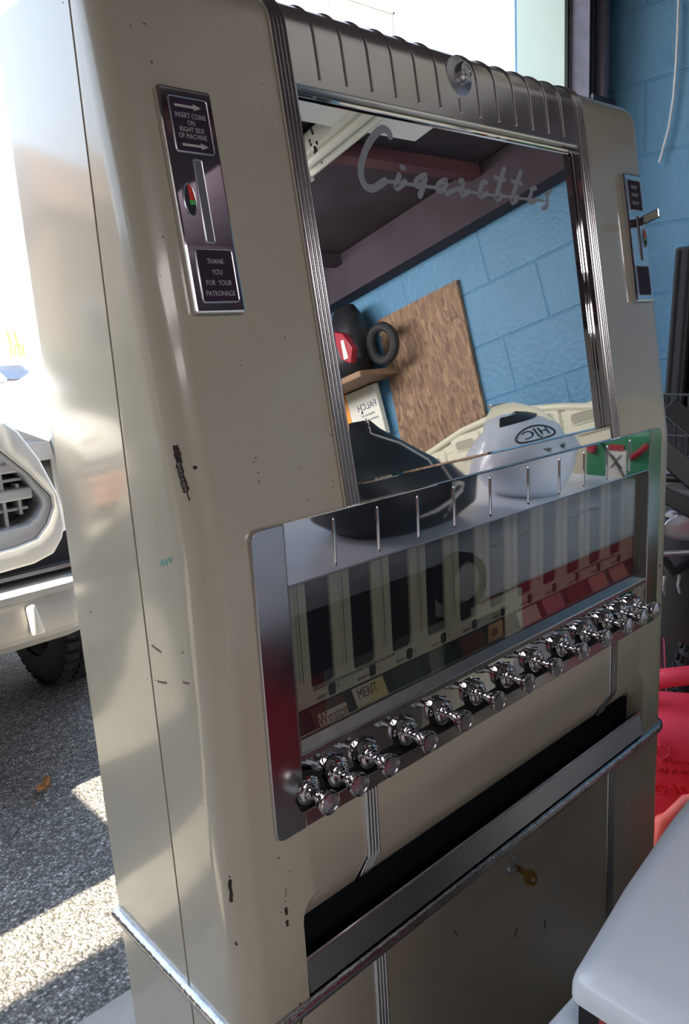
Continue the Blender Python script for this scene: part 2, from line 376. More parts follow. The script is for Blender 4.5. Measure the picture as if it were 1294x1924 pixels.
d1 = struct(MB().box((-4.3, -5.6, 0.0), (-1.9, -5.53, 2.05)).build('door_1', timber, bevel=0.006))
for k in range(8): MB().box((-4.26+k*0.295, -5.528, 0.04), (-4.26+k*0.295+0.28, -5.512, 2.01)).build('door_board', timber, d1)
# wall cable
tag(MB().tube([(1.985, 0.497, 2.55), (1.985, 0.505, 2.177), (1.985, 0.505, 2.098), (1.984, 0.506, 2.017), (1.984, 0.510, 1.937), (1.984, 0.521, 1.856), (1.982, 0.545, 1.768)], 0.0035, 8).build('hanging_cable', wire_m, smooth=True),
    'thin white cable hanging loose against the blue block wall', 'cable')

# ------------------------------------------------------------------ outdoors
hs = thing('house', 'tall white clapboard house across the driveway, washed out by daylight', 'house', (5.5, 8.3, 0))
MB().box((0.4, 8.05, 0), (9.55, 14, 7.4)).build('wall', siding, hs)
MB().box((9.5, 8.6, 0), (24, 14, 7.4)).build('wing_wall', siding, hs)
mb = MB()
for k in range(45):
    z = 0.1 + k*0.162
    mb.hexa([(0.38, 8.02, z), (9.57, 8.02, z), (9.57, 8.06, z), (0.38, 8.06, z), (0.38, 8.043, z+0.155), (9.57, 8.043, z+0.155), (9.57, 8.06, z+0.155), (0.38, 8.06, z+0.155)])
mb.build('clapboards', siding, hs, kind='stuff')
MB().box((9.52, 8.0, 0), (9.66, 8.06, 7.4)).build('corner_board', siding, hs)
mb = MB()
for k in range(45): mb.box((9.655, 7.998, 0.1+k*0.162), (9.685, 8.07, 0.1+k*0.162+0.13))
mb.build('corner_edge', siding_l, hs, kind='stuff')
for wx, wz in ((7.55, 4.4), (4.7, 4.4), (2.0, 4.4), (4.7, 1.2)):
    fr = MB().box((wx, 7.99, wz), (wx+1.4, 8.05, wz+1.55)).build('window', siding, hs)
    MB().box((wx+0.10, 7.975, wz+0.10), (wx+1.3, 7.993, wz+1.45)).build('pane', siding, fr)
    for bx in (wx+0.06, wx+1.31): MB().box((bx, 7.965, wz+0.06), (bx+0.03, 7.99, wz+1.49)).build('frame_bar', siding_l, fr)
    for bz in (wz+0.06, wz+0.76, wz+1.46): MB().box((wx+0.06, 7.965, bz), (wx+1.34, 7.99, bz+0.03)).build('frame_bar', siding_l, fr)
rf = MB().hexa([(0.0, 7.6, 7.3), (10.0, 7.6, 7.3), (10.0, 14.4, 7.3), (0.0, 14.4, 7.3), (0.0, 10.9, 9.4), (10.0, 10.9, 9.4), (10.0, 11.1, 9.4), (0.0, 11.1, 9.4)]).build('roof', siding_l, hs)
sd_ = thing('sky_blocker', 'unseen dark block added left of the driveway to shade the blue wall', 'sky_blocker', (-5.7, 4.5, 0))  # unseen block added to keep low sky light off the near wall
MB().box((-6.4, 1.9, 0), (-5.0, 7.2, 2.3)).build('wall', wood, sd_)
MB().hexa([(-6.55, 1.8, 2.3), (-4.85, 1.8, 2.3), (-4.85, 7.35, 2.3), (-6.55, 7.35, 2.3), (-6.55, 1.8, 2.4), (-5.7, 1.8, 2.75), (-5.7, 7.35, 2.75), (-6.55, 7.35, 2.4)]).build('roof', car_black, sd_)
h2 = thing('house', 'tan house with a brown gable roof beyond the driveway on the left', 'house', (-7, 13, 0))
MB().box((-9.5, 12, 0), (-4.3, 17, 3.9)).build('wall', tan_house, h2)
MB().hexa([(-9.8, 11.7, 3.9), (-4.0, 11.7, 3.9), (-4.0, 17.3, 3.9), (-9.8, 17.3, 3.9), (-9.8, 14.4, 5.4), (-4.0, 14.4, 5.4), (-4.0, 14.6, 5.4), (-9.8, 14.6, 5.4)]).build('roof', wood, h2)
for wx in (-8.6, -6.0):
    fr = MB().box((wx, 11.96, 1.2), (wx+1.1, 12.0, 2.6)).build('window', siding, h2); MB().box((wx+0.1, 11.95, 1.3), (wx+1.0, 11.962, 2.5)).build('pane', slot_m, fr)
# clipped hedge: many leaf cards gathered on a rounded core
hb = thing('hedge', 'low clipped olive hedge along the far side of the driveway', 'hedge', (-5.5, 10.5, 0))
MB().box((-12, 10.1, 0), (0.2, 11.0, 1.7)).build('core', hedge_m, hb, bevel=0.25, seg=3)
mb = MB()
for k in range(2600):
    x = random.uniform(-12, 0.2); z = random.uniform(0.05, 1.75); y = 10.08 + random.uniform(-0.08, 0.05) if z < 1.62 else random.uniform(10.1, 11)
    a = Vector((random.uniform(-1,1), random.uniform(-1,1), random.uniform(-1,1)))*0.09; b = a.orthogonal().normalized()*0.05; p = Vector((x, y, z))
    mb.add([p-a, p+b, p+a, p-b], [(0,1,2,3)])
mb.build('leaves', hedge_m, hb, kind='stuff')
oj = thing('porch_chair', 'small orange wooden chair on the far white porch', 'chair', (2.99, 8.6, 0))
# seen as a speck: seat, slanted back, legs on a raised porch
pz = 1.33
pr = tag(MB().box((2.2, 7.2, 0), (3.6, 8.0, pz)).build('porch', siding, bevel=0.02), 'white porch platform in front of the white clapboard house', 'porch')
oj.location = (2.7, 7.6, pz)
oj.location = (2.66, 7.6, pz)
MB().box((2.61, 7.55, pz+0.10), (2.71, 7.68, pz+0.115)).build('seat', orange_m, oj)
for x in (2.615, 2.685): MB().hexa([(x, 7.66, pz+0.11), (x+0.02, 7.66, pz+0.11), (x+0.02, 7.675, pz+0.11), (x, 7.675, pz+0.11), (x, 7.72, pz+0.26), (x+0.02, 7.72, pz+0.26), (x+0.02, 7.73, pz+0.26), (x, 7.73, pz+0.26)]).build('back_slat', orange_m, oj)
for lx in (2.61, 2.695):
    for ly in (7.555, 7.66): MB().box((lx, ly, pz), (lx+0.015, ly+0.015, pz+0.1)).build('leg', orange_m, oj)
# wheelie bin out of frame on the left whose shadow lies on the asphalt
bn = thing('wheelie_bin', 'dark green wheelie bin standing on the driveway left of the truck', 'bin', (-1.35, 1.49, 0))
MB().hexa([(-1.58, 1.22, 0.1), (-1.08, 1.22, 0.1), (-1.08, 1.76, 0.1), (-1.58, 1.76, 0.1), (-1.62, 1.17, 0.97), (-1.02, 1.17, 0.97), (-1.02, 1.81, 0.97), (-1.62, 1.81, 0.97)]).build('body', green_c, bn, bevel=0.02)
MB().box((-1.65, 1.155, 0.965), (-0.985, 1.82, 1.04)).build('lid', green_c, bn, bevel=0.02)
for y in (1.24, 1.74): MB().lathe([(-0.02, 0.1), (0.02, 0.1)], (-1.5, y, 0.098), (0, 1, 0), 16).build('wheel', rubber, bn)
MB().box((-1.12, 1.3, 0.0), (-1.07, 1.7, 0.12)).build('foot', green_c, bn)

# dry leaf
mb = MB()
out = [(-0.045, 0), (-0.02, 0.012), (-0.024, 0.028), (-0.004, 0.016), (0.006, 0.03), (0.014, 0.014), (0.032, 0.018), (0.045, 0.002), (0.03, -0.012), (0.016, -0.010), (0.006, -0.026), (-0.006, -0.012), (-0.026, -0.022), (-0.024, -0.008)]
lf = lambda dz: (lambda x, y: (0.372 + x*0.75 - y*0.6, 1.69 + x*0.75 + y*0.6, 0.012 + dz + 9*y*y + 6*x*x))
mb.prism(out, lf(0), lf(0.0012)); mb.tube([(0.333, 1.652, 0.024), (0.32, 1.64, 0.012), (0.312, 1.632, -0.003)], 0.0012, 5)
tag(mb.build('dry_leaf', leaf_m), 'curled brown oak leaf lying on the shaded asphalt', 'leaf')

# ------------------------------------------------------------------ pickup truck (nose towards the garage)
tk = thing('pickup_truck', 'silver pickup truck parked nose-in on the asphalt driveway', 'truck', (0, 3.5, 0))
XC = 0.0
def sym(mb, poly, y0, y1):    # half contour mirrored, extruded along y
    full = [(XC+x, z) for x, z in poly] + [(XC-x, z) for x, z in reversed(poly)]
    mb.prism(full, lambda x, z: (x, y0, z), lambda x, z: (x, y1, z))
def ring(mb, outer, inner, y0, y1):
    n = len(outer)
    fo = [(XC+x, z) for x, z in outer] + [(XC-x, z) for x, z in reversed(outer)]
    fi = [(XC+x, z) for x, z in inner] + [(XC-x, z) for x, z in reversed(inner)]
    N = len(fo)
    vs = [(x, y0, z) for x, z in fo] + [(x, y0, z) for x, z in fi] + [(x, y1, z) for x, z in fo] + [(x, y1, z) for x, z in fi]
    fs = []
    for i in range(N):
        k = (i+1) % N
        fs += [(i, k, N+k, N+i), (2*N+i, 3*N+i, 3*N+k, 2*N+k), (i, 2*N+i, 2*N+k, k), (N+i, N+k, 3*N+k, 3*N+i)]
    mb.add(vs, fs)
YF = 1.70
s_out = [(0.38, 1.155), (0.415, 1.152), (0.455, 1.117), (0.504, 1.032), (0.546, 0.913), (0.552, 0.82), (0.538, 0.781), (0.507, 0.740), (0.443, 0.722), (0.30, 0.715)]
c_out = [(0.36, 1.085), (0.392, 1.075), (0.420, 1.045), (0.470, 0.990), (0.523, 0.916), (0.524, 0.883), (0.500, 0.835), (0.462, 0.797), (0.40, 0.785), (0.30, 0.780)]
i_out = [(0.35, 1.055), (0.385, 1.052), (0.405, 1.035), (0.452, 0.990), (0.492, 0.915), (0.497, 0.892), (0.475, 0.860), (0.445, 0.842), (0.40, 0.838), (0.30, 0.836)]
mb = MB(); ring(mb, s_out, c_out, YF-0.02, YF+0.20); mb.build('grille_surround', silver_car, tk, bevel=0.012, seg=3)
mb = MB(); ring(mb, [(x*0.995, z) for x, z in c_out], i_out, YF-0.012, YF+0.12); mb.build('grille_ring', grille_s, tk, bevel=0.008, seg=2)
mb = MB(); sym(mb, i_out, YF+0.10, YF+0.13); mb.build('grille_backing', car_black, tk)
for z, h in ((1.012, 0.03), (0.932, 0.034)):
    MB().box((XC-0.478, YF+0.004, z-h/2), (XC+0.478, YF+0.075, z+h/2)).build('grille_bar', grille_s, tk, bevel=0.006)
for z in (0.972, 0.884): MB().box((XC-0.47, YF+0.04, z-0.004), (XC+0.47, YF+0.07, z+0.004)).build('grille_rail', grille_s, tk)
for k in range(-10, 11):
    x = XC + k*0.0445; h1 = 1.045 - max(0, abs(k)*0.0445-0.38)*1.3; h0 = 0.838 + max(0, abs(k)*0.0445-0.42)*1.2
    MB().hexa([(x-0.005, YF+0.03, h0), (x+0.005, YF+0.03, h0), (x+0.005, YF+0.075, h0), (x-0.005, YF+0.075, h0), (x-0.005, YF+0.03, h1), (x+0.005, YF+0.03, h1), (x+0.005, YF+0.075, h1), (x-0.005, YF+0.075, h1)]).build('grille_divider', grille_s, tk)
# hood and fenders
def car_ring(y, pts): return [(XC+x, y, z) for x, z in pts] + [(XC-x, y, z) for x, z in reversed(pts)]
mb = MB(); mb.loft([car_ring(1.715, [(0.0, 1.09), (0.43, 1.085), (0.56, 1.02)]), car_ring(1.695, [(0.0, 1.14), (0.43, 1.135), (0.545, 1.075)]), car_ring(1.715, [(0.0, 1.170), (0.43, 1.166), (0.57, 1.105)]), car_ring(1.80, [(0.0, 1.197), (0.46, 1.190), (0.72, 1.125)]), car_ring(2.05, [(0.0, 1.215), (0.5, 1.208), (0.90, 1.14)]), car_ring(2.95, [(0.0, 1.25), (0.5, 1.235), (0.90, 1.17)])], cap=False, closed=False)
mb.build('hood', car_white, tk, smooth=True)
for s in (1, -1):
    f = lambda x, y, z: (XC+s*x, y, z)
    mb = MB()
    mb.loft([[f(0.545, 1.715, 1.10), f(0.90, 1.86, 1.098), f(0.90, 1.87, 0.86), f(0.56, 1.73, 0.79)],
             [f(0.60, 1.82, 1.17), f(0.945, 2.05, 1.14), f(0.955, 2.05, 0.80), f(0.60, 1.85, 0.74)],
             [f(0.74, 2.2, 1.185), f(0.955, 2.25, 1.16), f(0.965, 2.25, 0.83), f(0.74, 2.2, 0.83)],
             [f(0.76, 2.95, 1.185), f(0.96, 2.95, 1.13), f(0.965, 2.95, 0.83), f(0.76, 2.95, 0.83)]])
    mb.build('fender', silver_car, tk, smooth=True)
    hl = MB().loft([[f(0.552, 1.700, 1.078), f(0.88, 1.838, 1.083), f(0.885, 1.850, 0.93), f(0.60, 1.715, 0.88)], [f(0.552, 1.722, 1.083), f(0.885, 1.862, 1.086), f(0.89, 1.872, 0.92), f(0.59, 1.74, 0.87)]]).build('headlight', lens, tk, bevel=0.004)
    for q in range(5):
        z = 0.905 + q*0.034; x0 = 0.600 - q*0.009
        a = Vector(f(x0, 1.708 + (x0-0.552)*0.42 - 0.012, z)); b = Vector(f(0.86, 1.826, z+0.012))
        MB().bar(a, b, 0.012, 0.016).build('lamp_fin', amber if q < 3 else silver, hl)
# bumper
def bump(mb, zs, out, y_in):   # zs: list of (z, forward push)
    prof = []
    for z, p in zs:
        row = [(-0.95, 2.0), (-0.93, 1.86-p), (-0.56, 1.672-p), (-0.518, 1.66-p), (0.518, 1.66-p), (0.56, 1.672-p), (0.93, 1.86-p), (0.95, 2.0)]
        prof.append([(XC+x, y, z) for x, y in row])
    mb.loft(prof, cap=False, closed=False)
mb = MB(); bump(mb, [(0.515, 0.0), (0.56, 0.012), (0.60, 0.012), (0.628, 0.006), (0.634, 0.018), (0.652, 0.018), (0.662, -0.03), (0.662, -0.12)], 0, 0); mb.build('bumper', bump_silver, tk, smooth=True, sharp=25)
mb = MB(); bump(mb, [(0.466, -0.05), (0.50, -0.004), (0.516, -0.002), (0.52, -0.06)], 0, 0); mb.build('lower_valance', bump_silver, tk, smooth=True, sharp=25)
for s in (1, -1): MB().hexa([(XC+s*0.392, 1.63, 0.52), (XC+s*0.432, 1.63, 0.52), (XC+s*0.432, 1.66, 0.52), (XC+s*0.392, 1.66, 0.52), (XC+s*0.386, 1.63, 0.612), (XC+s*0.412, 1.63, 0.616), (XC+s*0.412, 1.66, 0.616), (XC+s*0.386, 1.66, 0.612)]).build('bumper_rib', silver_car, tk, bevel=0.008)
MB().box((XC-0.9, 1.74, 0.655), (XC+0.9, 1.95, 0.80)).build('bumper_gap', car_black, tk)
MB().box((XC-0.86, 1.70, 0.684), (XC+0.86, 1.76, 0.696)).build('gap_strip', grey_m, tk)
MB().box((XC-0.85, 1.9, 0.40), (XC+0.85, 6.2, 0.60)).build('chassis', car_black, tk)
MB().hexa([(-0.96, 2.95, 0.55), (0.96, 2.95, 0.55), (0.96, 5.0, 0.55), (-0.96, 5.0, 0.55), (-0.93, 2.95, 1.22), (0.93, 2.95, 1.22), (0.93, 5.0, 1.25), (-0.93, 5.0, 1.25)]).build('cab_side', silver_car, tk, bevel=0.03)
MB().hexa([(-0.92, 2.95, 1.22), (0.92, 2.95, 1.22), (0.92, 4.95, 1.24), (-0.92, 4.95, 1.24), (-0.66, 3.65, 1.74), (0.66, 3.65, 1.74), (0.66, 4.75, 1.74), (-0.66, 4.75, 1.74)]).build('cab_top', car_white, tk, bevel=0.03)
MB().hexa([(-0.82, 2.985, 1.26), (0.82, 2.985, 1.26), (0.82, 2.995, 1.25), (-0.82, 2.995, 1.25), (-0.60, 3.60, 1.70), (0.60, 3.60, 1.70), (0.60, 3.62, 1.69), (-0.60, 3.62, 1.69)]).build('windshield', lens, tk)
MB().box((-0.95, 5.02, 0.58), (0.95, 6.7, 1.2)).build('bed', silver_car, tk, bevel=0.03)
for s in (1, -1):
    f = lambda x, y, z: (XC+s*x, y, z)
    m_ = MB().loft([[f(0.99, 3.38, 1.222), f(1.10, 3.38, 1.215), f(1.16, 3.40, 1.24), f(1.165, 3.41, 1.262), f(1.0, 3.39, 1.256)], [f(0.99, 3.47, 1.215), f(1.10, 3.48, 1.205), f(1.155, 3.48, 1.235), f(1.155, 3.48, 1.29), f(1.0, 3.48, 1.29)]]).build('door_mirror', grey_m, tk, bevel=0.006)
    MB().box((min(s*0.9, s*1.03), 3.42, 1.225), (max(s*0.9, s*1.03), 3.46, 1.25)).build('mirror_arm', car_black, m_)
    for wy in (2.50, 5.75):
        w = thing('wheel', '', '', (XC+s*0.79, wy, 0.385)); w.parent = tk; w.matrix_parent_inverse = Matrix.Translation(-Vector(tk.location))
        del w['label']; del w['category']
        c = (XC+s*0.79, wy, 0.385)
        MB().lathe([(-0.125, 0.25), (-0.128, 0.30), (-0.125, 0.345), (-0.095, 0.374), (0.095, 0.374), (0.125, 0.345), (0.128, 0.30), (0.125, 0.25)], c, (1, 0, 0), 40, cap=False).build('tyre', rubber, w, smooth=True, sharp=50)
        MB().lathe([(-0.11, 0.25), (-0.09, 0.235), (0.0, 0.22), (0.09, 0.235), (0.11, 0.25)], c, (1, 0, 0), 28, cap=False).build('rim', grey_m, w, smooth=True)
        MB().lathe([(-0.03, 0.225), (0.0, 0.2), (0.03, 0.225)], c, (1, 0, 0), 28).build('brake_disc', steel_d, w, smooth=True)
        mb = MB()
        for k in range(44):
            a = 2*math.pi*k/44
            for lx in (-0.09, -0.03, 0.03, 0.09):
                cc = Vector((c[0]+lx, c[1] + 0.377*math.cos(a + lx), c[2] + 0.377*math.sin(a + lx))); t = Vector((0, -math.sin(a+lx), math.cos(a+lx)))
                mb.bar(cc - t*0.017, cc + t*0.017, 0.046, 0.016, up=(0, math.cos(a+lx), math.sin(a+lx)))
        mb.build('tread_blocks', rubber, w, kind='stuff')

# ================================================================== CIGARETTE MACHINE
W = 0.95; TH = 0.1433; ZF = 1.1326; ST, CT = math.sin(TH), math.cos(TH); ZT = 1.667; D = 0.296; YS = 0.1166
def U(x, s, off=0.0): return (x, s*ST - off*CT, ZF + s*CT + off*ST)      # sloping upper face
def M(x, z, off=0.0): return (x, -off, z)                                # upright face
cm = thing('cigarette_machine', 'tan and chrome vintage cigarette vending machine with mirror, display window and pull knobs', 'vending machine', (W/2, 0.15, 0))
# --- profile of the front in the YZ plane
s_top = (ZT-ZF)/CT; r = 0.042; tl_ = r*math.tan((math.pi/2-TH)/2)
p_tan = s_top - tl_; yc = s_top*ST + tl_
arc = []
c_y, c_z = yc, ZT - r
for k in range(9):
    a = math.pi - TH*1.0 + 0.0
    a0 = math.pi - 0.0 - TH; a1 = math.pi/2
    a = a0 + (a1-a0)*k/8
    arc.append((c_y + r*math.cos(a), c_z + r*math.sin(a)))
def solid(name, outline, back, rad, m):
    """outline: [(y, z, ny, nz)] front-to-top with outward normals; back: closing points; both ends rounded by rad"""
    st = [(rad*(1-math.cos(R(90*k/8))), rad*(1-math.sin(R(90*k/8)))) for k in range(9)]
    xs = st + [(W-x, d) for x, d in reversed(st)]
    rings = [[(x, y - ny*d, z - nz*d) for y, z, ny, nz in outline] + [(x, y, z) for y, z in back] for x, d in xs]
    return MB().loft(rings).build(name, m, cm, smooth=True, sharp=28)
Y2 = YS - 0.0035
cf = math.cos(TH/2)
outl = [(0.0, 0.602, -1, 0), (0.0, ZF-0.012, -1, 0), (0.0009, ZF, -math.cos(TH/2), math.sin(TH/2)), (0.012*ST, ZF+0.012*CT, -CT, ST)]
outl += [(y, z, (y-c_y)/r, (z-c_z)/r) for y, z in arc] + [(Y2, ZT, 0, 1)]
door = solid('upper_door', outl, [(Y2, 0.602)], 0.034, paint)
low = solid('lower_door', [(0.0, 0.03, -1, 0), (0.0, 0.588, -1, 0)], [(Y2, 0.588), (Y2, 0.03)], 0.034, paint)
cr_ = 0.010
cab = solid('cabinet', [(YS, ZT, 0, 1), (D-0.012, ZT, 0, 1), (D-0.0035, ZT-0.0035, 0.707, 0.707), (D, ZT-0.012, 1, 0), (D, 0.03, 1, 0)], [(YS, 0.03)], cr_, paint)
MB().box((0.012, 0.10, 0.05), (W-0.012, 0.14, ZT-0.02)).build('door_gap', blackm, cm)
for x in (0.05, W-0.09):
    for y in (0.03, D-0.07): MB().box((x, y, 0.0), (x+0.04, y+0.04, 0.032)).build('foot', rubber, cm)
# openings: display window, coin tray
disp = MB().box((0.099, -0.01, 0.8335), (W-0.099, 0.1, 1.088)).build('c', None)
TA = rrect(0.087, 0.55, 0.863, 0.7297, 0.030, 6); TB = rrect(0.0872, 0.55, 0.8628, 0.684, 0.022, 6)
tray_c = MB().loft([[(x, -0.012, z + (0.023 if z > 0.66 else 0)) for x, z in TA], [(x, 0.0, z) for x, z in TA], [(x, 0.0245, z) for x, z in TB], [(x, 0.105, z) for x, z in TB]]).build('c', None)
mir = MB()
q = [(0.2067, 0.030), (W-0.2067, 0.030), (W-0.2067, 0.452), (0.2067, 0.452)]
mir.prism(q, lambda x, s: U(x, s, 0.02), lambda x, s: U(x, s, -0.016)); mir = mir.build('c', None)
for c in (disp, tray_c, mir): c.data.materials.clear()
cut(door, [disp, tray_c, mir])
# tray liner: dark flocked pocket
mb = MB()
mb.add([(0.0895, 0.0248, 0.684), (0.8605, 0.0248, 0.684), (0.8605, 0.103, 0.684), (0.0895, 0.103, 0.684), (0.0895, 0.0035, 0.606), (0.8605, 0.0035, 0.606), (0.8605, 0.103, 0.606), (0.0895, 0.103, 0.606)],
       [(0,1,2,3), (4,7,6,5), (2,6,7,3)])
mb.build('tray_liner', tray_m, cm)
for x in (0.0876, 0.8624):
    s = 1 if x < 0.4 else -1
    MB().box((min(x, x+s*0.0012), 0.03, 0.606), (max(x, x+s*0.0012), 0.103, 0.684)).build('tray_cheek', tray_m, cm)
lip = MB().hexa([(0.0885, -0.001, 0.607), (0.8615, -0.001, 0.607), (0.8615, 0.0025, 0.607), (0.0885, 0.0025, 0.607), (0.0885, 0.003, 0.6472), (0.8615, 0.003, 0.6472), (0.8615, 0.0075, 0.6472), (0.0885, 0.0075, 0.6472)]).build('tray_lip', chrome, cm)
MB().tube([(0.0885, 0.0045, 0.6475), (0.8615, 0.0045, 0.6475)], 0.0022, 8).build('lip_bead', silver, lip, smooth=True)
# half-round band round the cabinet
def band(rad, z, inset):
    p = [(-inset, D+0.001, z)]
    rr = 0.034
    for k in range(9):
        a = R(180 + 90*k/8); p.append((rr + (rr+inset)*math.cos(a), rr + (rr+inset)*math.sin(a), z))
    for k in range(9):
        a = R(270 + 90*k/8); p.append((W-rr + (rr+inset)*math.cos(a), rr + (rr+inset)*math.sin(a), z))
    return p + [(W+inset, D+0.001, z)]
MB().tube(band(0.008, 0.5955, 0.0005), 0.0082, 12).build('cabinet_band', worn, cm, smooth=True, label='scuffed half-round chrome band')

# --- fluted strips
def flute_sec(x0, x1, n=4, h=0.0042, base=0.0):
    sec = [(x0, -0.001), (x0, base + h*0.6)]; w = (x1-x0)/n
    for k in range(n):
        for q in range(1, 6):
            t = q/6; sec.append((x0 + w*(k+t), base + h*0.35 + h*0.75*math.sin(math.pi*t)))
        sec.append((x0 + w*(k+1), base + h*0.3))
    sec[-1] = (x1, base + h*0.6); sec.append((x1, -0.001))
    return sec
up_path = [(0.018*ST, ZF+0.018*CT, -CT, ST)] + [(s*ST, ZF+s*CT, -CT, ST) for s in (0.2, p_tan)]
for y, z in arc[1:]: up_path.append((y, z, (y-c_y)/r, (z-c_z)/r))
up_path.append((Y2, ZT, 0, 1))
A1, A2 = 0.1864, 0.2067
for x0, x1 in ((A1, A2), (W-A2, W-A1)):
    mb = MB(); sweep(mb, up_path, flute_sec(x0, x1)); f = mb.build('fluted_strip', steel, cm, smooth=True, sharp=60)
    e0, e1 = (x0-0.0022, x0-0.0002) if x0 < 0.5 else (x1+0.0002, x1+0.0022)
    mb = MB(); sweep(mb, up_path, [(e0, -0.001), (e0, 0.0030), (e1, 0.0030), (e1, -0.001)]); mb.build('strip_edge', paint, f)
    mid = [(0, 0.8150, -1, 0), (0, 0.7305, -1, 0), (0.0006, 0.7290, -0.92, -0.38), (0.0250, 0.6830, -0.885, -0.465)]
    mb = MB(); sweep(mb, mid, flute_sec(x0, x1)); mb.build('fluted_strip', steel, cm, smooth=True, sharp=60)
    lowp = [(0, 0.5885, -1, 0), (0, 0.3, -1, 0), (0, 0.04, -1, 0)]
    mb = MB(); sweep(mb, lowp, flute_sec(x0, x1)); mb.build('fluted_strip', steel, cm, smooth=True, sharp=60)

# --- mirror with its chrome frame and top cap
mb = MB(); mb.prism([(A2, 0.034), (W-A2, 0.034), (W-A2, 0.452), (A2, 0.452)], lambda x, s: U(x, s, -0.0115), lambda x, s: U(x, s, -0.0150))
mirror = mb.build('mirror', mirror_m, cm)
strokes = [[[[0.3524,0.4213],[0.3506,0.4263],[0.3425,0.4281],[0.3316,0.4229],[0.3183,0.4119],[0.3076,0.3995],[0.2993,0.3856],[0.2958,0.3741],[0.298,0.3641],[0.3046,0.3595],[0.3143,0.3603],[0.325,0.3654],[0.3329,0.3695]],0.0044],[[[0.3287,0.3695],[0.3486,0.3697],[0.3691,0.3694],[0.3901,0.3692],[0.4215,0.3693]],0.0021],[[[0.3647,0.3879],[0.3682,0.3874]],0.0032],[[[0.3585,0.3779],[0.3503,0.3665],[0.3519,0.3633],[0.3605,0.3679],[0.3672,0.3716]],0.0037],[[[0.4053,0.3825],[0.3954,0.3796],[0.3854,0.3728],[0.3869,0.3681],[0.3975,0.3718],[0.405,0.3781]],0.0033],[[[0.401,0.3737],[0.3952,0.3642],[0.3902,0.3578]],0.0041],[[[0.4425,0.3797],[0.4327,0.3768],[0.4235,0.3699],[0.4257,0.3652],[0.4364,0.3697],[0.4431,0.3762]],0.0034],[[[0.4408,0.375],[0.4384,0.3666],[0.4409,0.363],[0.4505,0.3675],[0.4654,0.3712]],0.0029],[[[0.4703,0.3813],[0.4758,0.3817],[0.4745,0.3753],[0.4699,0.3669],[0.4719,0.3637],[0.4843,0.3697]],0.0033],[[[0.4782,0.3705],[0.5025,0.3689],[0.5353,0.3688],[0.5619,0.3694],[0.5974,0.3693],[0.6538,0.37]],0.0018],[[[0.5239,0.3846],[0.5154,0.3821],[0.512,0.3766],[0.5051,0.3678],[0.5111,0.3657],[0.5231,0.3705]],0.0034],[[[0.5678,0.4053],[0.555,0.3868],[0.5414,0.3661],[0.5456,0.3647],[0.5543,0.3698]],0.0039],[[[0.5452,0.3921],[0.5666,0.3909]],0.0029],[[[0.6051,0.4047],[0.5904,0.3852],[0.5758,0.365],[0.5811,0.364],[0.5911,0.3702]],0.0039],[[[0.5821,0.3904],[0.6033,0.389]],0.0029],[[[0.6365,0.3862],[0.6266,0.383],[0.6245,0.3775],[0.6166,0.3676],[0.6227,0.3655],[0.6357,0.3711]],0.0034],[[[0.6712,0.3837],[0.6632,0.3793],[0.6628,0.3697],[0.6586,0.3622],[0.6503,0.3598]],0.0033]]
mb = MB()
for k, (pts, hw) in enumerate(strokes):
    if len(pts) == 2 and hw > 0.0029 and abs(pts[0][0]-pts[1][0]) < 0.008: pts = [pts[0], [(pts[0][0]+pts[1][0])/2, (pts[0][1]+pts[1][1])/2], pts[1]]
    ribbon(mb, pts, hw, U, -0.0115, -0.01128 + k*0.000008)
mb.build('script_lettering', frost, mirror, label='grey script word Cigarettes')
# black spots where the silvering has gone
mb = MB()
def blot(mb, cx, cs, n, spread, sz, F, off, seed):
    rn = random.Random(seed)
    for k in range(n):
        x = cx + rn.gauss(0, spread*0.5); s = cs + rn.gauss(0, spread); a = sz*rn.uniform(0.3, 1.0)
        m_ = 9; ph = rn.uniform(0, 6)
        poly = [(x + a*rn.uniform(0.55, 1.1)*math.cos(2*math.pi*i/m_+ph)*0.7, s + a*rn.uniform(0.55, 1.1)*math.sin(2*math.pi*i/m_+ph)) for i in range(m_)]
        mb.prism(poly, lambda u, v: F(u, v, off), lambda u, v: F(u, v, off+0.00015+k*0.000004))
blot(mb, 0.2315, 0.402, 9, 0.009, 0.0042, U, -0.01148, 3)
blot(mb, 0.2480, 0.098, 16, 0.008, 0.0032, U, -0.01148, 5)
blot(mb, 0.2400, 0.080, 6, 0.010, 0.0016, U, -0.01148, 8)
mb.build('tarnish_spots', rust, mirror, kind='stuff')
fr = MB()
# bottom rail, side jambs with two beads, top rail with two beads
fr.prism([(A2, 0.0185), (W-A2, 0.0185), (W-A2, 0.0385), (A2, 0.0385)], lambda x, s: U(x, s, -0.014), lambda x, s: U(x, s, 0.0008))
fr.build('mirror_bottom_rail', chrome, cm, bevel=0.0008, seg=1)
for s in (0, 1):
    x0 = A2 if s == 0 else W-A2-0.0022
    mb = MB(); mb.prism([(x0, 0.0385), (x0+0.0022, 0.0385), (x0+0.0022, 0.452), (x0, 0.452)], lambda x, s_: U(x, s_, -0.0115), lambda x, s_: U(x, s_, 0.001)); mb.build('mirror_jamb', chrome, cm)
    xi = A2+0.0040 if s == 0 else W-A2-0.0040
    MB().tube([U(xi, 0.0386, -0.0095), U(xi, 0.448, -0.0095)], 0.0020, 8).build('mirror_bead', chrome, cm, smooth=True)
MB().tube([U(A2, 0.4455, -0.0085), U(W-A2, 0.4455, -0.0085)], 0.0026, 8).build('mirror_bead', chrome, cm, smooth=True)
MB().tube([U(A2, 0.4505, -0.002), U(W-A2, 0.4505, -0.002)], 0.0028, 8).build('mirror_bead', steel, cm, smooth=True)
cap_path = [(s*ST, ZF+s*CT, -CT, ST) for s in (0.4505, 0.46, p_tan)]
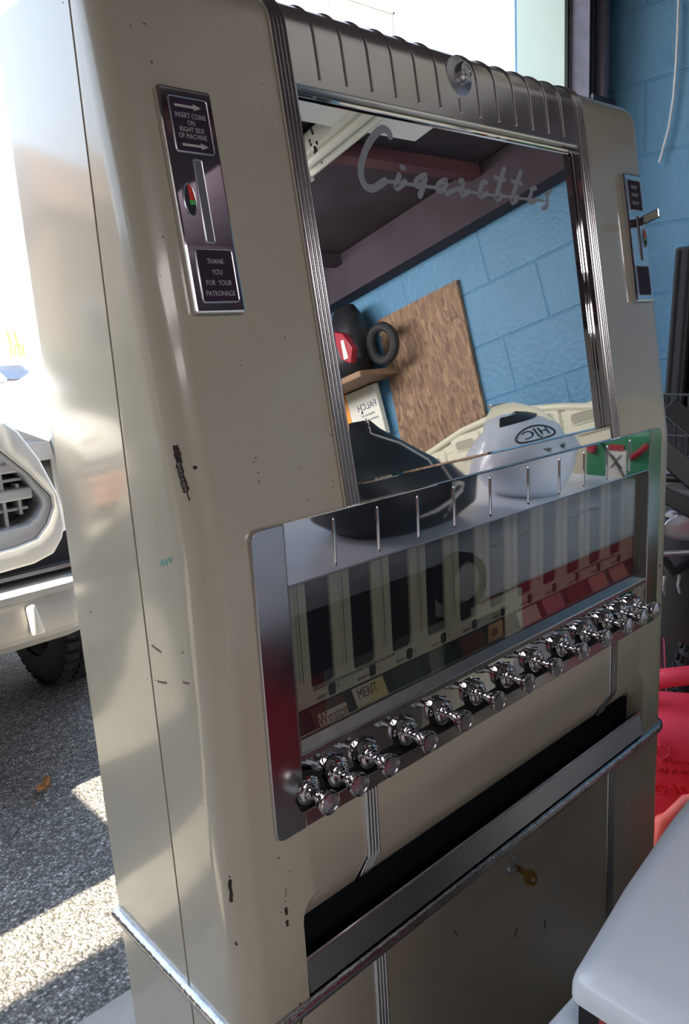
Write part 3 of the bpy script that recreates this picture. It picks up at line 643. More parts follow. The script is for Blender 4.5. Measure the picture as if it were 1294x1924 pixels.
for y, z in arc[1:]: cap_path.append((y, z, (y-c_y)/r, (z-c_z)/r))
cap_path.append((Y2, ZT, 0, 1))
mb = MB(); sweep(mb, cap_path, [(A2, -0.001), (A2, 0.0022), (W-A2, 0.0022), (W-A2, -0.001)]); cap = mb.build('top_cap', cap_steel, cm, smooth=True, sharp=40)
rib_path = [(0.4585*ST, ZF+0.4585*CT, -CT, ST), (0.4600*ST, ZF+0.46*CT, -CT, ST)] + cap_path[2:-1]
for k in range(13):
    x = 0.2422 + k*(0.7040-0.2422)/12
    pth = rib_path if k != 6 else rib_path[:2] + [(0.476*ST, ZF+0.476*CT, -CT, ST)]
    mb = MB(); sweep(mb, pth, [(x-0.0021, 0.0018), (x-0.0014, 0.0034), (x, 0.0042), (x+0.0014, 0.0034), (x+0.0021, 0.0018)]); mb.build('cap_rib', cap_steel, cap, smooth=True, sharp=60)
nrm = Vector((0, -CT, ST))
lk = MB().lathe([(0, 0.0235), (0.0006, 0.0235), (0.0011, 0.0225), (0.0011, 0.0)], Vector(U(0.4780, 0.5030, 0.0019)), nrm, 28, cap=False).build('lock_plate', silver, cap, smooth=True, sharp=30)
MB().lathe([(0, 0.0125), (0.006, 0.0125), (0.0085, 0.0105), (0.0085, 0.0085), (0.0072, 0.0082), (0.0072, 0.005), (0.0085, 0.0046), (0.0085, 0)], Vector(U(0.4840, 0.5065, 0.0020)), nrm, 24, cap=False).build('cap_lock', steel, cap, smooth=True, sharp=30)

# --- coin plates on the sloping face
def plate(x0, x1, s0, s1, t, label):
    p = MB(); p.prism([(x0, s0), (x1, s0), (x1, s1), (x0, s1)], lambda x, s: U(x, s, -0.001), lambda x, s: U(x, s, t))
    return p.build('coin_plate', chrome, cm, bevel=0.0022, seg=2, label=label)
def ufr(x, s, off): return (U(x, s, off), (1, 0, 0), (0, ST, CT))
T = 0.0085
pl_ = plate(0.0405, 0.0955, 0.2225, 0.4210, T, 'chrome coin plate on the left of the mirror')
def label_panel(x0, x1, s0, s1, par):
    mb = MB(); mb.prism(rrect(x0, s0, x1, s1, 0.002, 3), lambda x, s: U(x, s, T-0.001), lambda x, s: U(x, s, T+0.0005)); o = mb.build('label_panel', plum, par)
    MB().tube([U(x, s, T+0.0004) for x, s in rrect(x0-0.0006, s0-0.0006, x1+0.0006, s1+0.0006, 0.0024, 3)], 0.0008, 6, closed=True).build('label_rim', silver, par, smooth=True)
    return o
LP = T + 0.0006
lp = label_panel(0.0500, 0.0882, 0.3655, 0.4115, pl_)
for k, (b, s) in enumerate((('INSERT COINS', 0.3963), ('ON', 0.3903), ('RIGHT SIDE', 0.3843), ('OF MACHINE', 0.3785))):
    text(b, 'lettering', letter, pl_, ufr(0.0692 - 0.0002*k, s, LP), 0.0062, 0.00015, squash=0.80)
for s in (0.4045, 0.3708):
    mb = MB(); x0 = 0.0545 if s > 0.4 else 0.0560
    mb.prism([(x0, s-0.0011), (x0+0.0195, s-0.0011), (x0+0.0195, s-0.0028), (x0+0.0275, s), (x0+0.0195, s+0.0028), (x0+0.0195, s+0.0011), (x0, s+0.0011)], lambda x, q: U(x, q, LP-0.0002), lambda x, q: U(x, q, LP+0.0002)); mb.build('arrow', letter, pl_)
def slot(x0, x1, s0, s1, par, m=slot_m):
    mb = MB(); mb.prism(rrect(x0, s0, x1, s1, min(0.0012, (x1-x0)/2.2), 3), lambda x, s: U(x, s, T-0.003), lambda x, s: U(x, s, T+0.0004)); mb.build('coin_slot', m, par)
    MB().tube([U(x, s, T+0.0004) for x, s in rrect(x0-0.0004, s0-0.0004, x1+0.0004, s1+0.0004, 0.0015, 3)], 0.0007, 6, closed=True).build('slot_rim', silver, par, smooth=True)
slot(0.0648, 0.0728, 0.2862, 0.3582, pl_, grey_m)
def lens_shape(xc, s0, s1, hw): 
    n = 8; h = (s1-s0)/2; sc = (s0+s1)/2
    return [(xc + hw*math.cos(math.pi*k/n - math.pi/2)**1, sc + h*math.sin(math.pi*k/n - math.pi/2)) for k in range(n+1)] + [(xc - hw*math.cos(math.pi*k/n - math.pi/2), sc - h*math.sin(math.pi*k/n - math.pi/2)) for k in range(1, n)]
def bezel(xc, s0, s1, par):
    mb = MB(); mb.prism(lens_shape(xc, s0, s1, 0.0056), lambda x, s: U(x, s, T-0.002), lambda x, s: U(x, s, T+0.0004)); o = mb.build('indicator', slot_m, par)
    MB().tube([U(x, s, T+0.0006) for x, s in lens_shape(xc, s0-0.0005, s1+0.0005, 0.006)], 0.0007, 6, closed=True).build('indicator_rim', silver, par, smooth=True)
    a = lens_shape(xc+0.0012, s0+0.0006, s1-0.0006, 0.0038); sm = (s0+s1)/2
    for lo, hi, m_ in ((sm-0.0002, 1, red_lens), (sm-0.004, sm-0.0002, green_lens)):
        n = 8; P = []
        h = (s1-s0)/2-0.0006; vals = [max(min(sm + h*math.sin(-math.pi/2 + math.pi*k/14), hi), lo) for k in range(15)]
        right = [(xc+0.0012+0.0036*math.sqrt(max(0, 1-((v-sm)/h)**2)), v) for v in vals]; left = [(xc-0.0005, v) for v in reversed(vals)]
        pts = []
        for p in right+left:
            if not pts or (abs(p[0]-pts[-1][0]) + abs(p[1]-pts[-1][1])) > 1e-5: pts.append(p)
        mb = MB(); mb.prism(pts, lambda x, s: U(x, s, T), lambda x, s: U(x, s, T+0.0007)); mb.build('indicator_lens', m_, par)
bezel(0.0540, 0.3085, 0.3365, pl_)
label_panel(0.0506, 0.0886, 0.2328, 0.2790, pl_)
for k, b in enumerate(('THANK', 'YOU', 'FOR  YOUR', 'PATRONAGE')):
    text(b, 'lettering', letter, pl_, ufr(0.0698, 0.2686 - k*0.0096, LP), 0.0066, 0.00015, squash=0.82)
pr_ = plate(W-0.0955, W-0.0405, 0.2225, 0.4210, T, 'chrome coin plate with lever on the right of the mirror')
label_panel(W-0.0880, W-0.0495, 0.3655, 0.4105, pr_)
for k, b in enumerate(('INSERT', 'MONEY', 'BELOW')):
    text(b, 'lettering', letter, pr_, ufr(W-0.0685, 0.4000 - k*0.0120, LP), 0.0074, 0.00015, squash=0.85)
slot(W-0.0700, W-0.0650, 0.2870, 0.3560, pr_)
bezel(W-0.0515, 0.3085, 0.3365, pr_)
label_panel(W-0.0885, W-0.0500, 0.2330, 0.2775, pr_)
mb = MB(); a = U(W-0.0675, 0.3450, T-0.001); 
mb.prism([(W-0.0705, 0.3385), (W-0.0645, 0.3385), (W-0.0645, 0.3515), (W-0.0705, 0.3515)], lambda x, s: U(x, s, T-0.001), lambda x, s: U(x + 0.0, s + 0.006, T+0.036)); lv = mb.build('coin_lever', chrome, pr_, bevel=0.001, seg=1)
MB().lathe([(-0.0065, 0.0042), (0.0065, 0.0042)], Vector(U(W-0.0675, 0.3505, T+0.0365)), (1, 0, 0), 14).build('lever_tip', chrome, lv, smooth=True, sharp=40) if False else None

# --- display frame
MO, MI, MTz, MBz, GT, SL = 0.0576, 0.0980, 1.1514, 0.8156, 1.0858, 0.9000
def half_frame(s):
    # outer corners rounded on one side
    P = []
    for cz, a0 in ((MBz+0.012, 180), (MTz-0.012, 90)):
        pass
    P += [(MI-0.0004, MBz)] + [(MI-0.0004, MTz)]
    for k in range(7):
        a = R(90 + 90*k/6); P.append((MO+0.012+0.012*math.cos(a), MTz-0.012+0.012*math.sin(a)))
    for k in range(7):
        a = R(180 + 90*k/6); P.append((MO+0.012+0.012*math.cos(a), MBz+0.012+0.012*math.sin(a)))
    if s: P = [(W-x, z) for x, z in P]
    return P
for s in (0, 1):
    mb = MB(); mb.prism(half_frame(s), lambda x, z: M(x, z, -0.004), lambda x, z: M(x, z, 0.0048)); ds = mb.build('display_side', steel, cm, bevel=0.0012, seg=2)
    if s == 0:
        nc = MB().lathe([(-0.03, 0.0225), (0.03, 0.0225)], (0.1075, 0.0, 0.8535), (0, -1, 0), 8).build('c', None); nc.data.materials.clear(); cut(ds, [nc]); ds.data.set_sharp_from_angle(angle=R(15))
hd = MB(); hd.prism([(MI, GT), (W-MI, GT), (W-MI, MTz), (MI, MTz)], lambda x, z: M(x, z, -0.004), lambda x, z: M(x, z, 0.0040)); hd = hd.build('display_header', chrome, cm, bevel=0.001, seg=1)
for x in (0.163, 0.2275, 0.2925, 0.3575, 0.4290, 0.5120, 0.5870, 0.6520, 0.7175, 0.7865):
    mb = MB(); mb.loft([[M(x+a, z, 0.0040+b*0.7) for a, b in ((-0.0024*k, 0), (-0.0014*k, 0.0016*k), (0, 0.0023*k), (0.0014*k, 0.0016*k), (0.0024*k, 0))] for z, k in ((1.0918, 0.25), (1.0935, 0.8), (1.097, 1), (1.140, 1), (1.1435, 0.8), (1.1452, 0.25))]); mb.build('header_rib', chrome, hd, smooth=True, sharp=70)
MB().tube([M(MI, GT+0.0005, 0.004), M(W-MI, GT+0.0005, 0.004)], 0.0011, 6).build('header_bead', silver, hd, smooth=True)
YP0 = 0.0225
# reveal behind the window
for x in (MI, W-MI-0.0015): MB().box((x, -0.0035, 0.897), (x+0.0015, 0.05, GT)).build('window_reveal', steel_d, cm)
MB().box((MI, 0.0, GT), (W-MI, 0.05, GT+0.0015)).build('window_reveal', steel_d, cm)
MB().box((MI, YP0+0.0035, 0.93), (W-MI, 0.050, GT+0.001)).build('column_backing', slot_m, cm)
MB().box((MI+0.002, 0.0070, 0.905), (W-MI-0.002, 0.0092, GT)).build('display_glass', glass, cm)
sill = MB().hexa([(MI, -0.0040, 0.893), (W-MI, -0.0040, 0.893), (W-MI, 0.0105, 0.893), (MI, 0.0105, 0.893), (MI, -0.0040, 0.9000), (W-MI, -0.0040, 0.9000), (W-MI, 0.0105, 0.9125), (MI, 0.0105, 0.9125)]).build('window_sill', steel_d, cm)
MB().tube([M(MI, 0.9003, 0.0036), M(W-MI, 0.9003, 0.0036)], 0.0012, 6).build('sill_bead', silver, sill, smooth=True)
# column panel: strips between the pack slots
P0 = 0.0637; CK = [0.475 + (k-5)*P0 for k in range(11)]; HS = 0.0172; ZB = 0.953; ZP = 0.9335
YP = 0.0225
for k in range(12):
    xa = MI if k == 0 else CK[k-1]+HS; xb = W-MI if k == 11 else CK[k]-HS
    st = MB().box((xa, YP, ZB), (xb, 0.046, GT)).build('column_strip', cream, cm)
    xm = (xa+xb)/2 if 0 < k < 11 else (xb-0.0145 if k == 0 else xa+0.0145)
    MB().tube([(xm, YP-0.0004, ZB+0.012), (xm, YP-0.0004, GT)], 0.0016, 6).build('groove_bead', cream, st, smooth=True)
    MB().box((xm+0.003, YP-0.0003, ZB+0.012), (xm+0.0036, YP+0.001, GT)).build('groove_line', ink, st)
lb = MB().box((MI, YP, ZP), (W-MI, 0.046, ZB)).build('column_base', cream, cm)
for c in CK:     # rounded slot bottoms
    for sx in (-1, 1):
        mb = MB(); P = [(c+sx*HS, ZB-0.0002), (c+sx*(HS-0.006), ZB-0.0002)] + [(c+sx*(HS-0.006) + sx*0.006*math.sin(R(a)), ZB+0.006-0.006*math.cos(R(a))) for a in (18, 36, 54, 72, 90)]
        mb.prism(P, lambda x, z: (x, YP, z), lambda x, z: (x, 0.03, z)); mb.build('slot_corner', cream, lb)
    mb = MB(); mb.prism(rrect(c+0.0062, 0.9362, c+0.0168, 0.9500, 0.003, 3), lambda x, z: (x, YP-0.0003, z), lambda x, z: (x, YP+0.002, z)); mb.build('price_tab', slot_m, lb)
    text('INSERT', 'lettering', ink, lb, ((c-0.004, YP-0.0004, 0.9395), (1, 0, 0), (0, 0, 1)), 0.0052, 0.0001)
    text('C', 'lettering', ink, lb, ((c+0.0215, YP-0.0004, 0.9435), (1, 0, 0), (0, 0, 1)), 0.0062, 0.0001)
for x in (0.205, 0.730):
    text('PURCHASE CIGARETTES FROM THIS MACHINE UNDER PENALTY OF THE LAW', 'lettering', ink, lb, ((x, YP-0.0004, 0.9510), (1, 0, 0), (0, 0, 1)), 0.0046, 0.0001, squash=0.80)
# pack labels on the leaning shelf
def SH(x, t, off=0.0):   # t 0 at the back edge, 1 at the glass
    return (x, 0.0225 - t*0.0120 - off*0.9, 0.9340 - t*0.0245 + off*0.45)
mb = MB(); mb.prism([(MI, 0), (W-MI, 0), (W-MI, 1), (MI, 1)], lambda x, t: SH(x, t), lambda x, t: SH(x, t, -0.004)); shf = mb.build('label_shelf', slot_m, cm)
packs = [(brown_c, 'Winston', winston_t, 1), (merit_c, 'MERIT', ink, 2), (green_c, None, None, 0), (green_c, None, None, 0), (brown_c, None, None, 0), (brown_c, None, None, 0), (winston_c, None, None, 0), (red_p, None, None, 0), (brown_c, None, None, 0), (red_p, None, None, 0), (red_p, None, None, 0)]
mb = MB(); mb.prism([(MI+0.001, 0.08), (CK[0]-P0+0.025, 0.08), (CK[0]-P0+0.025, 0.97), (MI+0.001, 0.97)], lambda x, t: SH(x, t), lambda x, t: SH(x, t, 0.0008)); mb.build('pack_label', green_c, shf)
for c, (m_, w_, tm, kk) in zip(CK, packs):
    mb = MB(); mb.prism([(c-0.025, 0.08), (c+0.025, 0.08), (c+0.025, 0.97), (c-0.025, 0.97)], lambda x, t: SH(x, t), lambda x, t: SH(x, t, 0.0008)); o = mb.build('pack_label', m_, shf)
    fr_ = lambda x, t: (SH(x, t, 0.0012), (1, 0, 0), Vector(SH(0, 0)) - Vector(SH(0, 1)))
    if kk == 1:
        mb = MB(); mb.prism([(c-0.018, 0.42), (c+0.025, 0.42), (c+0.025, 0.97), (c-0.018, 0.97)], lambda x, t: SH(x, t, 0.0007), lambda x, t: SH(x, t, 0.0010)); mb.build('pack_label', winston_c, shf)
        text(w_, 'lettering', tm, shf, fr_(c+0.0035, 0.70), 0.0190, 0.0001, squash=0.66)
    if kk == 2:
        mb = MB(); mb.prism([(c-0.025, 0.1), (c+0.006, 0.1), (c-0.006, 0.85), (c-0.025, 0.85)], lambda x, t: SH(x, t, 0.0007), lambda x, t: SH(x, t, 0.0010)); mb.build('pack_label', winston_c, shf)
        text(w_, 'lettering', tm, shf, fr_(c-0.004, 0.42), 0.0160, 0.0001, squash=0.72)

# --- knob strip and pull knobs
ZK = 0.8575; YK = 0.0076
ks = MB(); ks.hexa([(MI, 0.0100, 0.8345), (W-MI, 0.0100, 0.8345), (W-MI, 0.03, 0.8345), (MI, 0.03, 0.8345), (MI, 0.0075, 0.8985), (W-MI, 0.0075, 0.8985), (W-MI, 0.03, 0.8985), (MI, 0.03, 0.8985)])
ks = ks.build('knob_strip', chrome, cm)
MB().box((MI, -0.0015, 0.8331), (W-MI, 0.012, 0.8340)).build('strip_recess', blackm, cm)
MB().hexa([(MI, -0.0042, MBz), (W-MI, -0.0042, MBz), (W-MI, 0.010, MBz), (MI, 0.010, MBz), (MI, -0.0030, 0.8333), (W-MI, -0.0030, 0.8333), (W-MI, 0.010, 0.8333), (MI, 0.010, 0.8333)]).build('strip_lower_lip', steel, cm, bevel=0.0008, seg=1)
KX = [0.468 + 1.018*t for t in (-0.354, -0.3115, -0.2640, -0.1995, -0.1345, -0.0665, 0.0, 0.0665, 0.1345, 0.1995, 0.2640, 0.3115, 0.354)]
def make_knob(x):
    e = bpy.data.objects.new('pull_knob', None); COL.objects.link(e); e.parent = cm; e.location = Vector((x, YK, ZK - 0.0035*max(0, (0.3-x)/0.2))) - Vector(cm.location); e.empty_display_size = 0.02
    def part(mb, nm, m_, smooth=True, sharp=35):
        o = mb.build(nm, m_, None, smooth=smooth, sharp=sharp); o.parent = e; return o
    part(MB().lathe([(-0.010, 0.0208), (-0.0008, 0.0208), (-0.0008, 0.012)], (0, 0, 0), (0, -1, 0), 6, cap=False), 'hex_socket', blackm, False)
    part(MB().lathe([(-0.012, 0.0172), (0.0062, 0.0172), (0.0085, 0.0160), (0.0088, 0.0140), (0.0108, 0.0132), (0.0122, 0.0112), (0.0126, 0.0098), (0.0150, 0.0090), (0.0162, 0.0062), (0.0162, 0.0)], (0, 0, 0), (0, -1, 0), 28, cap=False), 'flange', chrome)
    mb = MB(); rings = []
    for d, rr_, fl in ((0.0150, 0.0062, 0), (0.0200, 0.0058, 0), (0.0245, 0.0064, 0), (0.0280, 0.0078, 0), (0.0290, 0.0086, 1), (0.0340, 0.0108, 1), (0.0380, 0.0122, 1), (0.0392, 0.0128, 0), (0.0425, 0.0130, 0), (0.0442, 0.0127, 0), (0.0446, 0.0116, 0), (0.0436, 0.0112, 0)):
        rings.append([((rr_*(1+0.045*fl*(1 if k % 2 else -1)))*math.cos(2*math.pi*k/40), -d, (rr_*(1+0.045*fl*(1 if k % 2 else -1)))*math.sin(2*math.pi*k/40)) for k in range(40)])
    mb.loft(rings, cap=False); part(mb, 'knob_stem', chrome, True, 50)
    mb = MB(); n = 8
    mb.add([(0, -0.0470, 0)] + [(0.0112*math.cos(2*math.pi*k/n), -0.0438, 0.0112*math.sin(2*math.pi*k/n)) for k in range(n)], [(0, 1+k, 1+(k+1) % n) for k in range(n)])
    part(mb, 'knob_face', silver, False)
    return e
k0 = make_knob(KX[0])
for x in KX[1:]:
    c = k0.copy(); COL.objects.link(c); c.location = Vector((x, YK, ZK - 0.0035*max(0, (0.3-x)/0.2))) - Vector(cm.location)
    for ch in list(k0.children):
        d = ch.copy(); COL.objects.link(d); d.parent = c
MB().lathe([(-0.004, 0.0228), (0.0008, 0.0228), (0.0008, 0.0)], (0.1075, 0.0, 0.8535), (0, -1, 0), 8, cap=False).build('notch_shade', blackm, cm)  # black plate giving the shade inside the knob notch as colour
# --- lower door lock with key
e = MB().lathe([(0, 0.0145), (0.0012, 0.0145), (0.0022, 0.013), (0.0022, 0.0105), (0.0045, 0.0098), (0.0045, 0.0)], (0.4695, 0, 0.5580), (0, -1, 0), 24, cap=False).build('door_lock', silver, cm, smooth=True, sharp=30)
MB().lathe([(0.004, 0.0055), (0.012, 0.0050), (0.012, 0.0)], (0.4712, 0, 0.5572), (0, -1, 0), 14, cap=False).build('lock_barrel', steel_d, e, smooth=True)
mb = MB(); hole = [(0.4735 + 0.0028*math.cos(2*math.pi*k/16), 0.034 + 0.003*math.sin(2*math.pi*k/16)) for k in range(16)]
bow = [(0.4735 + 0.0085*math.cos(2*math.pi*k/16), 0.030 + 0.0095*math.sin(2*math.pi*k/16)) for k in range(16)]
KF = lambda t: (lambda x, q: (x + (q-0.02)*0.05, -q, 0.5560 - (q-0.012)*0.30 + t + (x-0.4735)*0.75))
n = 16; vs = [KF(-0.0009)(*p) for p in bow] + [KF(-0.0009)(*p) for p in hole] + [KF(0.0009)(*p) for p in bow] + [KF(0.0009)(*p) for p in hole]
fs = []
for i in range(n):
    k = (i+1) % n; fs += [(i, k, n+k, n+i), (2*n+i, 3*n+i, 3*n+k, 2*n+k), (i, 2*n+i, 2*n+k, k), (n+i, n+k, 3*n+k, 3*n+i)]
mb.add(vs, fs); mb.hexa([KF(-0.0009)(0.4705, 0.010), KF(-0.0009)(0.4765, 0.010), KF(-0.0009)(0.4765, 0.022), KF(-0.0009)(0.4705, 0.022), KF(0.0009)(0.4705, 0.010), KF(0.0009)(0.4765, 0.010), KF(0.0009)(0.4765, 0.022), KF(0.0009)(0.4705, 0.022)])
mb.build('key', brass, e, label='brass key left in the lock')

# ================================================================== THINGS IN FRONT OF THE MACHINE
# white-lidded red chest
base_grey = mat('grey_base_paint', (0.30, 0.285, 0.275), 0.5)
ch = thing('storage_chest', 'large red chest with a smooth white rounded lid in the right foreground', 'chest', (0.78, -0.66, 0))
CX0, CX1, CY0, CY1 = 0.028, 1.56, -0.98, -0.324
MB().box((CX0+0.06, CY0+0.02, 0.58), (CX1-0.015, CY1-0.062, 0.89)).build('body', red_p, ch, bevel=0.02, seg=3)
MB().box((CX0+0.07, CY0+0.04, 0.10), (CX1-0.03, CY1-0.03, 0.597)).build('lower_body', base_grey, ch, bevel=0.02, seg=2)
MB().box((0.33, CY1-0.07, 0.595), (CX1-0.02, CY1-0.016, 0.78)).build('body_panel', red_p, ch, bevel=0.015, seg=2)
MB().box((0.33, CY1-0.07, 0.775), (0.72, CY1-0.013, 0.896)).build('dark_fascia', car_black, ch)
MB().box((CX0+0.07, CY0+0.05, 0.0), (CX1-0.05, CY1-0.05, 0.11)).build('plinth', rubber, ch)
def lid_ring(z, inset, rc):
    x0, x1, y0, y1 = CX0+inset, CX1-inset, CY0+inset, CY1-inset; P = []
    for cx, cy, a0 in ((x1-rc, y0+rc, -90), (x1-rc, y1-rc, 0), (x0+rc, y1-rc, 90), (x0+rc, y0+rc, 180)):
        for k in range(7):
            a = R(a0 + 90*k/6); P.append((cx + rc*math.cos(a), cy + rc*math.sin(a), z))
        if a0 == 0:
            for k in range(1, 16): P.append((x1-rc + (x0+rc-x1+rc)*k/16, y1, z))
    out = []
    for x, y, z in P:
        t = max(0.0, (0.45-x)/0.46)
        if y > (y0+y1)/2: y -= 0.046*t*t
        out.append((x, y, z))
    return out
rings = [lid_ring(0.894, 0.002, 0.009), lid_ring(0.896, 0.0, 0.009), lid_ring(0.903, 0.0, 0.010)]
for k in range(1, 8):
    a = R(90*k/7); rings.append(lid_ring(0.903 + 0.018*math.sin(a), 0.024*(1-math.cos(a)), 0.011))
rings.append(lid_ring(0.9215, 0.20, 0.012))
lidm = MB().loft(rings).build('lid', white_p, ch, smooth=True, sharp=40)
mb = MB(); mb.tube([(CX0+0.0, y, 0.862) for y in (CY1-0.055, CY1-0.12, CY1-0.2)], 0.014, 10); 
MB().box((0.72, CY1-0.05, 0.777), (CX1-0.004, CY1-0.002, 0.896)).build('fascia', white_p, ch, bevel=0.02, seg=3)
# end handle: recess in the lid end with a white grip below it
MB().box((CX0+0.008, CY0+0.10, 0.840), (CX0+0.10, -0.366, 0.8960)).build('handle_recess', blackm, lidm)
MB().box((CX0+0.002, -0.392, 0.850), (CX0+0.016, -0.384, 0.8955)).build('recess_tab', red_p, lidm)
MB().box((CX0-0.018, CY0+0.06, 0.70), (CX0+0.09, -0.345, 0.868)).build('end_block', white_p, ch, bevel=0.012, seg=4)
# trim on the long side that faces the machine
FY = CY1 - 0.012
MB().box((0.43, FY-0.004, 0.44), (0.70, FY+0.005, 0.776)).build('dark_panel', base_grey, ch, bevel=0.01, seg=2)
pn = MB().box((0.69, FY-0.004, 0.44), (1.00, FY+0.006, 0.775)).build('front_panel', cream_pl, ch, bevel=0.012, seg=3)
bd = MB().box((0.775, FY+0.004, 0.60), (0.928, FY+0.012, 0.748)).build('badge', black_pl, ch, bevel=0.012, seg=3)
MB().box((0.865, FY+0.011, 0.690), (0.915, FY+0.0135, 0.728)).build('badge_label', gold_l, bd)
MB().box((0.880, FY+0.0132, 0.700), (0.896, FY+0.0142, 0.716)).build('badge_mark', rust, bd)
MB().tube([(0.893 + 0.020*math.cos(2*math.pi*k/20), FY+0.013, 0.650 + 0.024*math.sin(2*math.pi*k/20)) for k in range(20)], 0.0022, 6, closed=True).build('badge_ring', silver, bd)
fb = lambda x, z: ((x, FY+0.0128, z), (-1, 0, 0), (0, 0, 1))
text('R', 'lettering', silver, bd, fb(0.893, 0.650), 0.030, 0.0005)
fp = lambda x, z: ((x, FY+0.0065, z), (-1, 0, 0), (0, 0, 1))
text('THE SE', 'lettering', silver, pn, fp(0.745, 0.752), 0.032, 0.001)
text('XIMN', 'lettering', silver, bd, fb(0.825, 0.628), 0.032, 0.001)
g = MB().lathe([(-0.02, 0.0), (-0.02, 0.055), (0.018, 0.058), (0.03, 0.052), (0.026, 0.043), (0.016, 0.041), (0.016, 0.0)], (0.765, FY+0.02, 0.858-0.004), (0, 1, 0), 32, cap=False).build('gauge', black_pl, ch, smooth=True, sharp=40)
MB().lathe([(0.0, 0.041), (0.006, 0.036), (0.009, 0.02), (0.010, 0.0)], (0.765, FY+0.037, 0.854), (0, 1, 0), 28, cap=False).build('gauge_lens', lens, g, smooth=True)
MB().hexa([(0.735, FY, 0.66), (0.80, FY, 0.66), (0.80, FY+0.022, 0.66), (0.735, FY+0.022, 0.66), (0.735, FY, 0.815), (0.795, FY, 0.815), (0.795, FY+0.03, 0.815), (0.735, FY+0.03, 0.815)]).build('gauge_stem', black_pl, ch, bevel=0.006)

# black vinyl bag on the lid
bg_ = thing('vinyl_bag', 'black vinyl bag with white piped seams standing on the white lid', 'bag', (0.84, -0.56, 0.921))
def bag_ring(z, cx, cy, hx, hy, p=2.6, n=28):
    P = []
    for k in range(n):
        a = 2*math.pi*k/n; c, s = math.cos(a), math.sin(a)
        P.append((cx + hx*math.copysign(abs(c)**(2/p), c), cy + hy*math.copysign(abs(s)**(2/p), s), z))
    return P
MB().loft([bag_ring(0.921, 0.84, -0.57, 0.15, 0.09), bag_ring(0.955, 0.84, -0.57, 0.205, 0.125), bag_ring(1.06, 0.835, -0.57, 0.225, 0.13), bag_ring(1.15, 0.80, -0.57, 0.21, 0.12), bag_ring(1.205, 0.775, -0.57, 0.185, 0.10), bag_ring(1.25, 0.765, -0.57, 0.14, 0.065), bag_ring(1.295, 0.79, -0.57, 0.06, 0.022), bag_ring(1.318, 0.80, -0.57, 0.03, 0.008)]).build('bag_body', vinyl, bg_, smooth=True, sharp=80)
MB().tube([(0.81, -0.555, 1.316), (0.795, -0.54, 1.285), (0.83, -0.497, 1.25), (0.865, -0.462, 1.20), (0.885, -0.444, 1.13), (0.885, -0.438, 1.06), (0.875, -0.442, 0.97), (0.865, -0.455, 0.945)], 0.0028, 8).build('piping', piping, bg_, smooth=True)
mb = MB()
sw = [(0.75, 0.948), (0.80, 0.957), (0.84, 0.968), (0.868, 0.982), (0.872, 0.995), (0.855, 0.998), (0.846, 0.985), (0.858, 0.990), (0.862, 0.985), (0.835, 0.976), (0.80, 0.966)]
mb.tube([(x+0.03, -0.4345-abs(x-0.82)*0.03, z+0.004) for x, z in [(0.74, 0.962), (0.79, 0.966), (0.835, 0.978), (0.868, 0.995), (0.873, 1.008), (0.855, 1.013), (0.843, 1.000)]], [0.002, 0.004, 0.0045, 0.006, 0.006, 0.005, 0.003], 8)
mb.build('swoosh_mark', piping, bg_, smooth=True)
for x in (0.70, 0.72): MB().lathe([(0, 0.004), (0.002, 0.003), (0.002, 0)], (x, -0.457, 1.13), (0, 1, 0), 10, cap=False).build('rivet', silver, bg_)

# white helmet with a clear flip visor
HC = Vector((1.255, -0.54, 1.090)); HZ = 0.168
hm = thing('helmet', 'white motorcycle helmet with a clear raised visor resting on the white lid', 'helmet', (HC.x, HC.y, 0.921))
mb = MB(); rings = []
for j in range(15):
    t = math.pi*(0.02 + 0.80*j/14); rings.append([(HC.x + 0.135*math.sin(t)*math.cos(2*math.pi*k/28)*(1.02 if j < 9 else 0.98), HC.y + 0.150*math.sin(t)*math.sin(2*math.pi*k/28) + (0.02 if j > 9 else 0.0)*((j-9)/5), HC.z + HZ*math.cos(t)) for k in range(28)])
lo = rings[-1][0][2]; rings = [[(x, y, z - (lo - 0.923)*min(1, max(0, (HC.z+0.02-z)/0.14))) for x, y, z in rg] for rg in rings]
mb.loft(rings).build('shell', white_p, hm, smooth=True, sharp=70)
mb = MB()
def shell_pt(az, t, o): return (HC.x + (0.135+o)*math.sin(t)*math.cos(az), HC.y + (0.150+o)*math.sin(t)*math.sin(az), HC.z + (HZ+o)*math.cos(t))
A0, A1_ = R(25), R(155)
mb.loft([[shell_pt(A0 + (A1_-A0)*k/18, t, 0.003) for k in range(19)] for t in (R(14), R(22), R(29))] + [[shell_pt(A0 + (A1_-A0)*k/18, t, -0.004) for k in range(19)] for t in (R(29), R(22), R(14))], cap=False).build('eyeport_seal', black_pl, hm, smooth=True)
mb = MB(); mb.loft([[shell_pt(R(5) + R(170)*k/20, t, o) for k in range(21)] for t, o in ((R(70), 0.010), (R(50), 0.024), (R(30), 0.036), (R(12), 0.044), (R(-8), 0.047))], cap=False, closed=False)
mb.build('visor', visor_m, hm, smooth=True)
mb = MB(); mb.tube([shell_pt(R(5) + R(170)*k/20, R(-8), 0.0472) for k in range(21)], 0.0032, 6); mb.tube([shell_pt(R(5) + R(170)*k/20, R(70), 0.0105) for k in range(21)], 0.0026, 6); mb.build('visor_edge', silver, hm, smooth=True)
for az in (R(8), R(172)):
    p = Vector(shell_pt(az, R(84), 0.004)); MB().lathe([(0, 0.022), (0.006, 0.020), (0.008, 0.0)], p, p - HC, 18, cap=False).build('visor_pivot', silver, hm, smooth=True)
TF = R(47); cn = Vector(shell_pt(R(108), TF, 0.0045)); nn = Vector((math.sin(TF)*math.cos(R(108)), math.sin(TF)*math.sin(R(108)), math.cos(TF))).normalized()
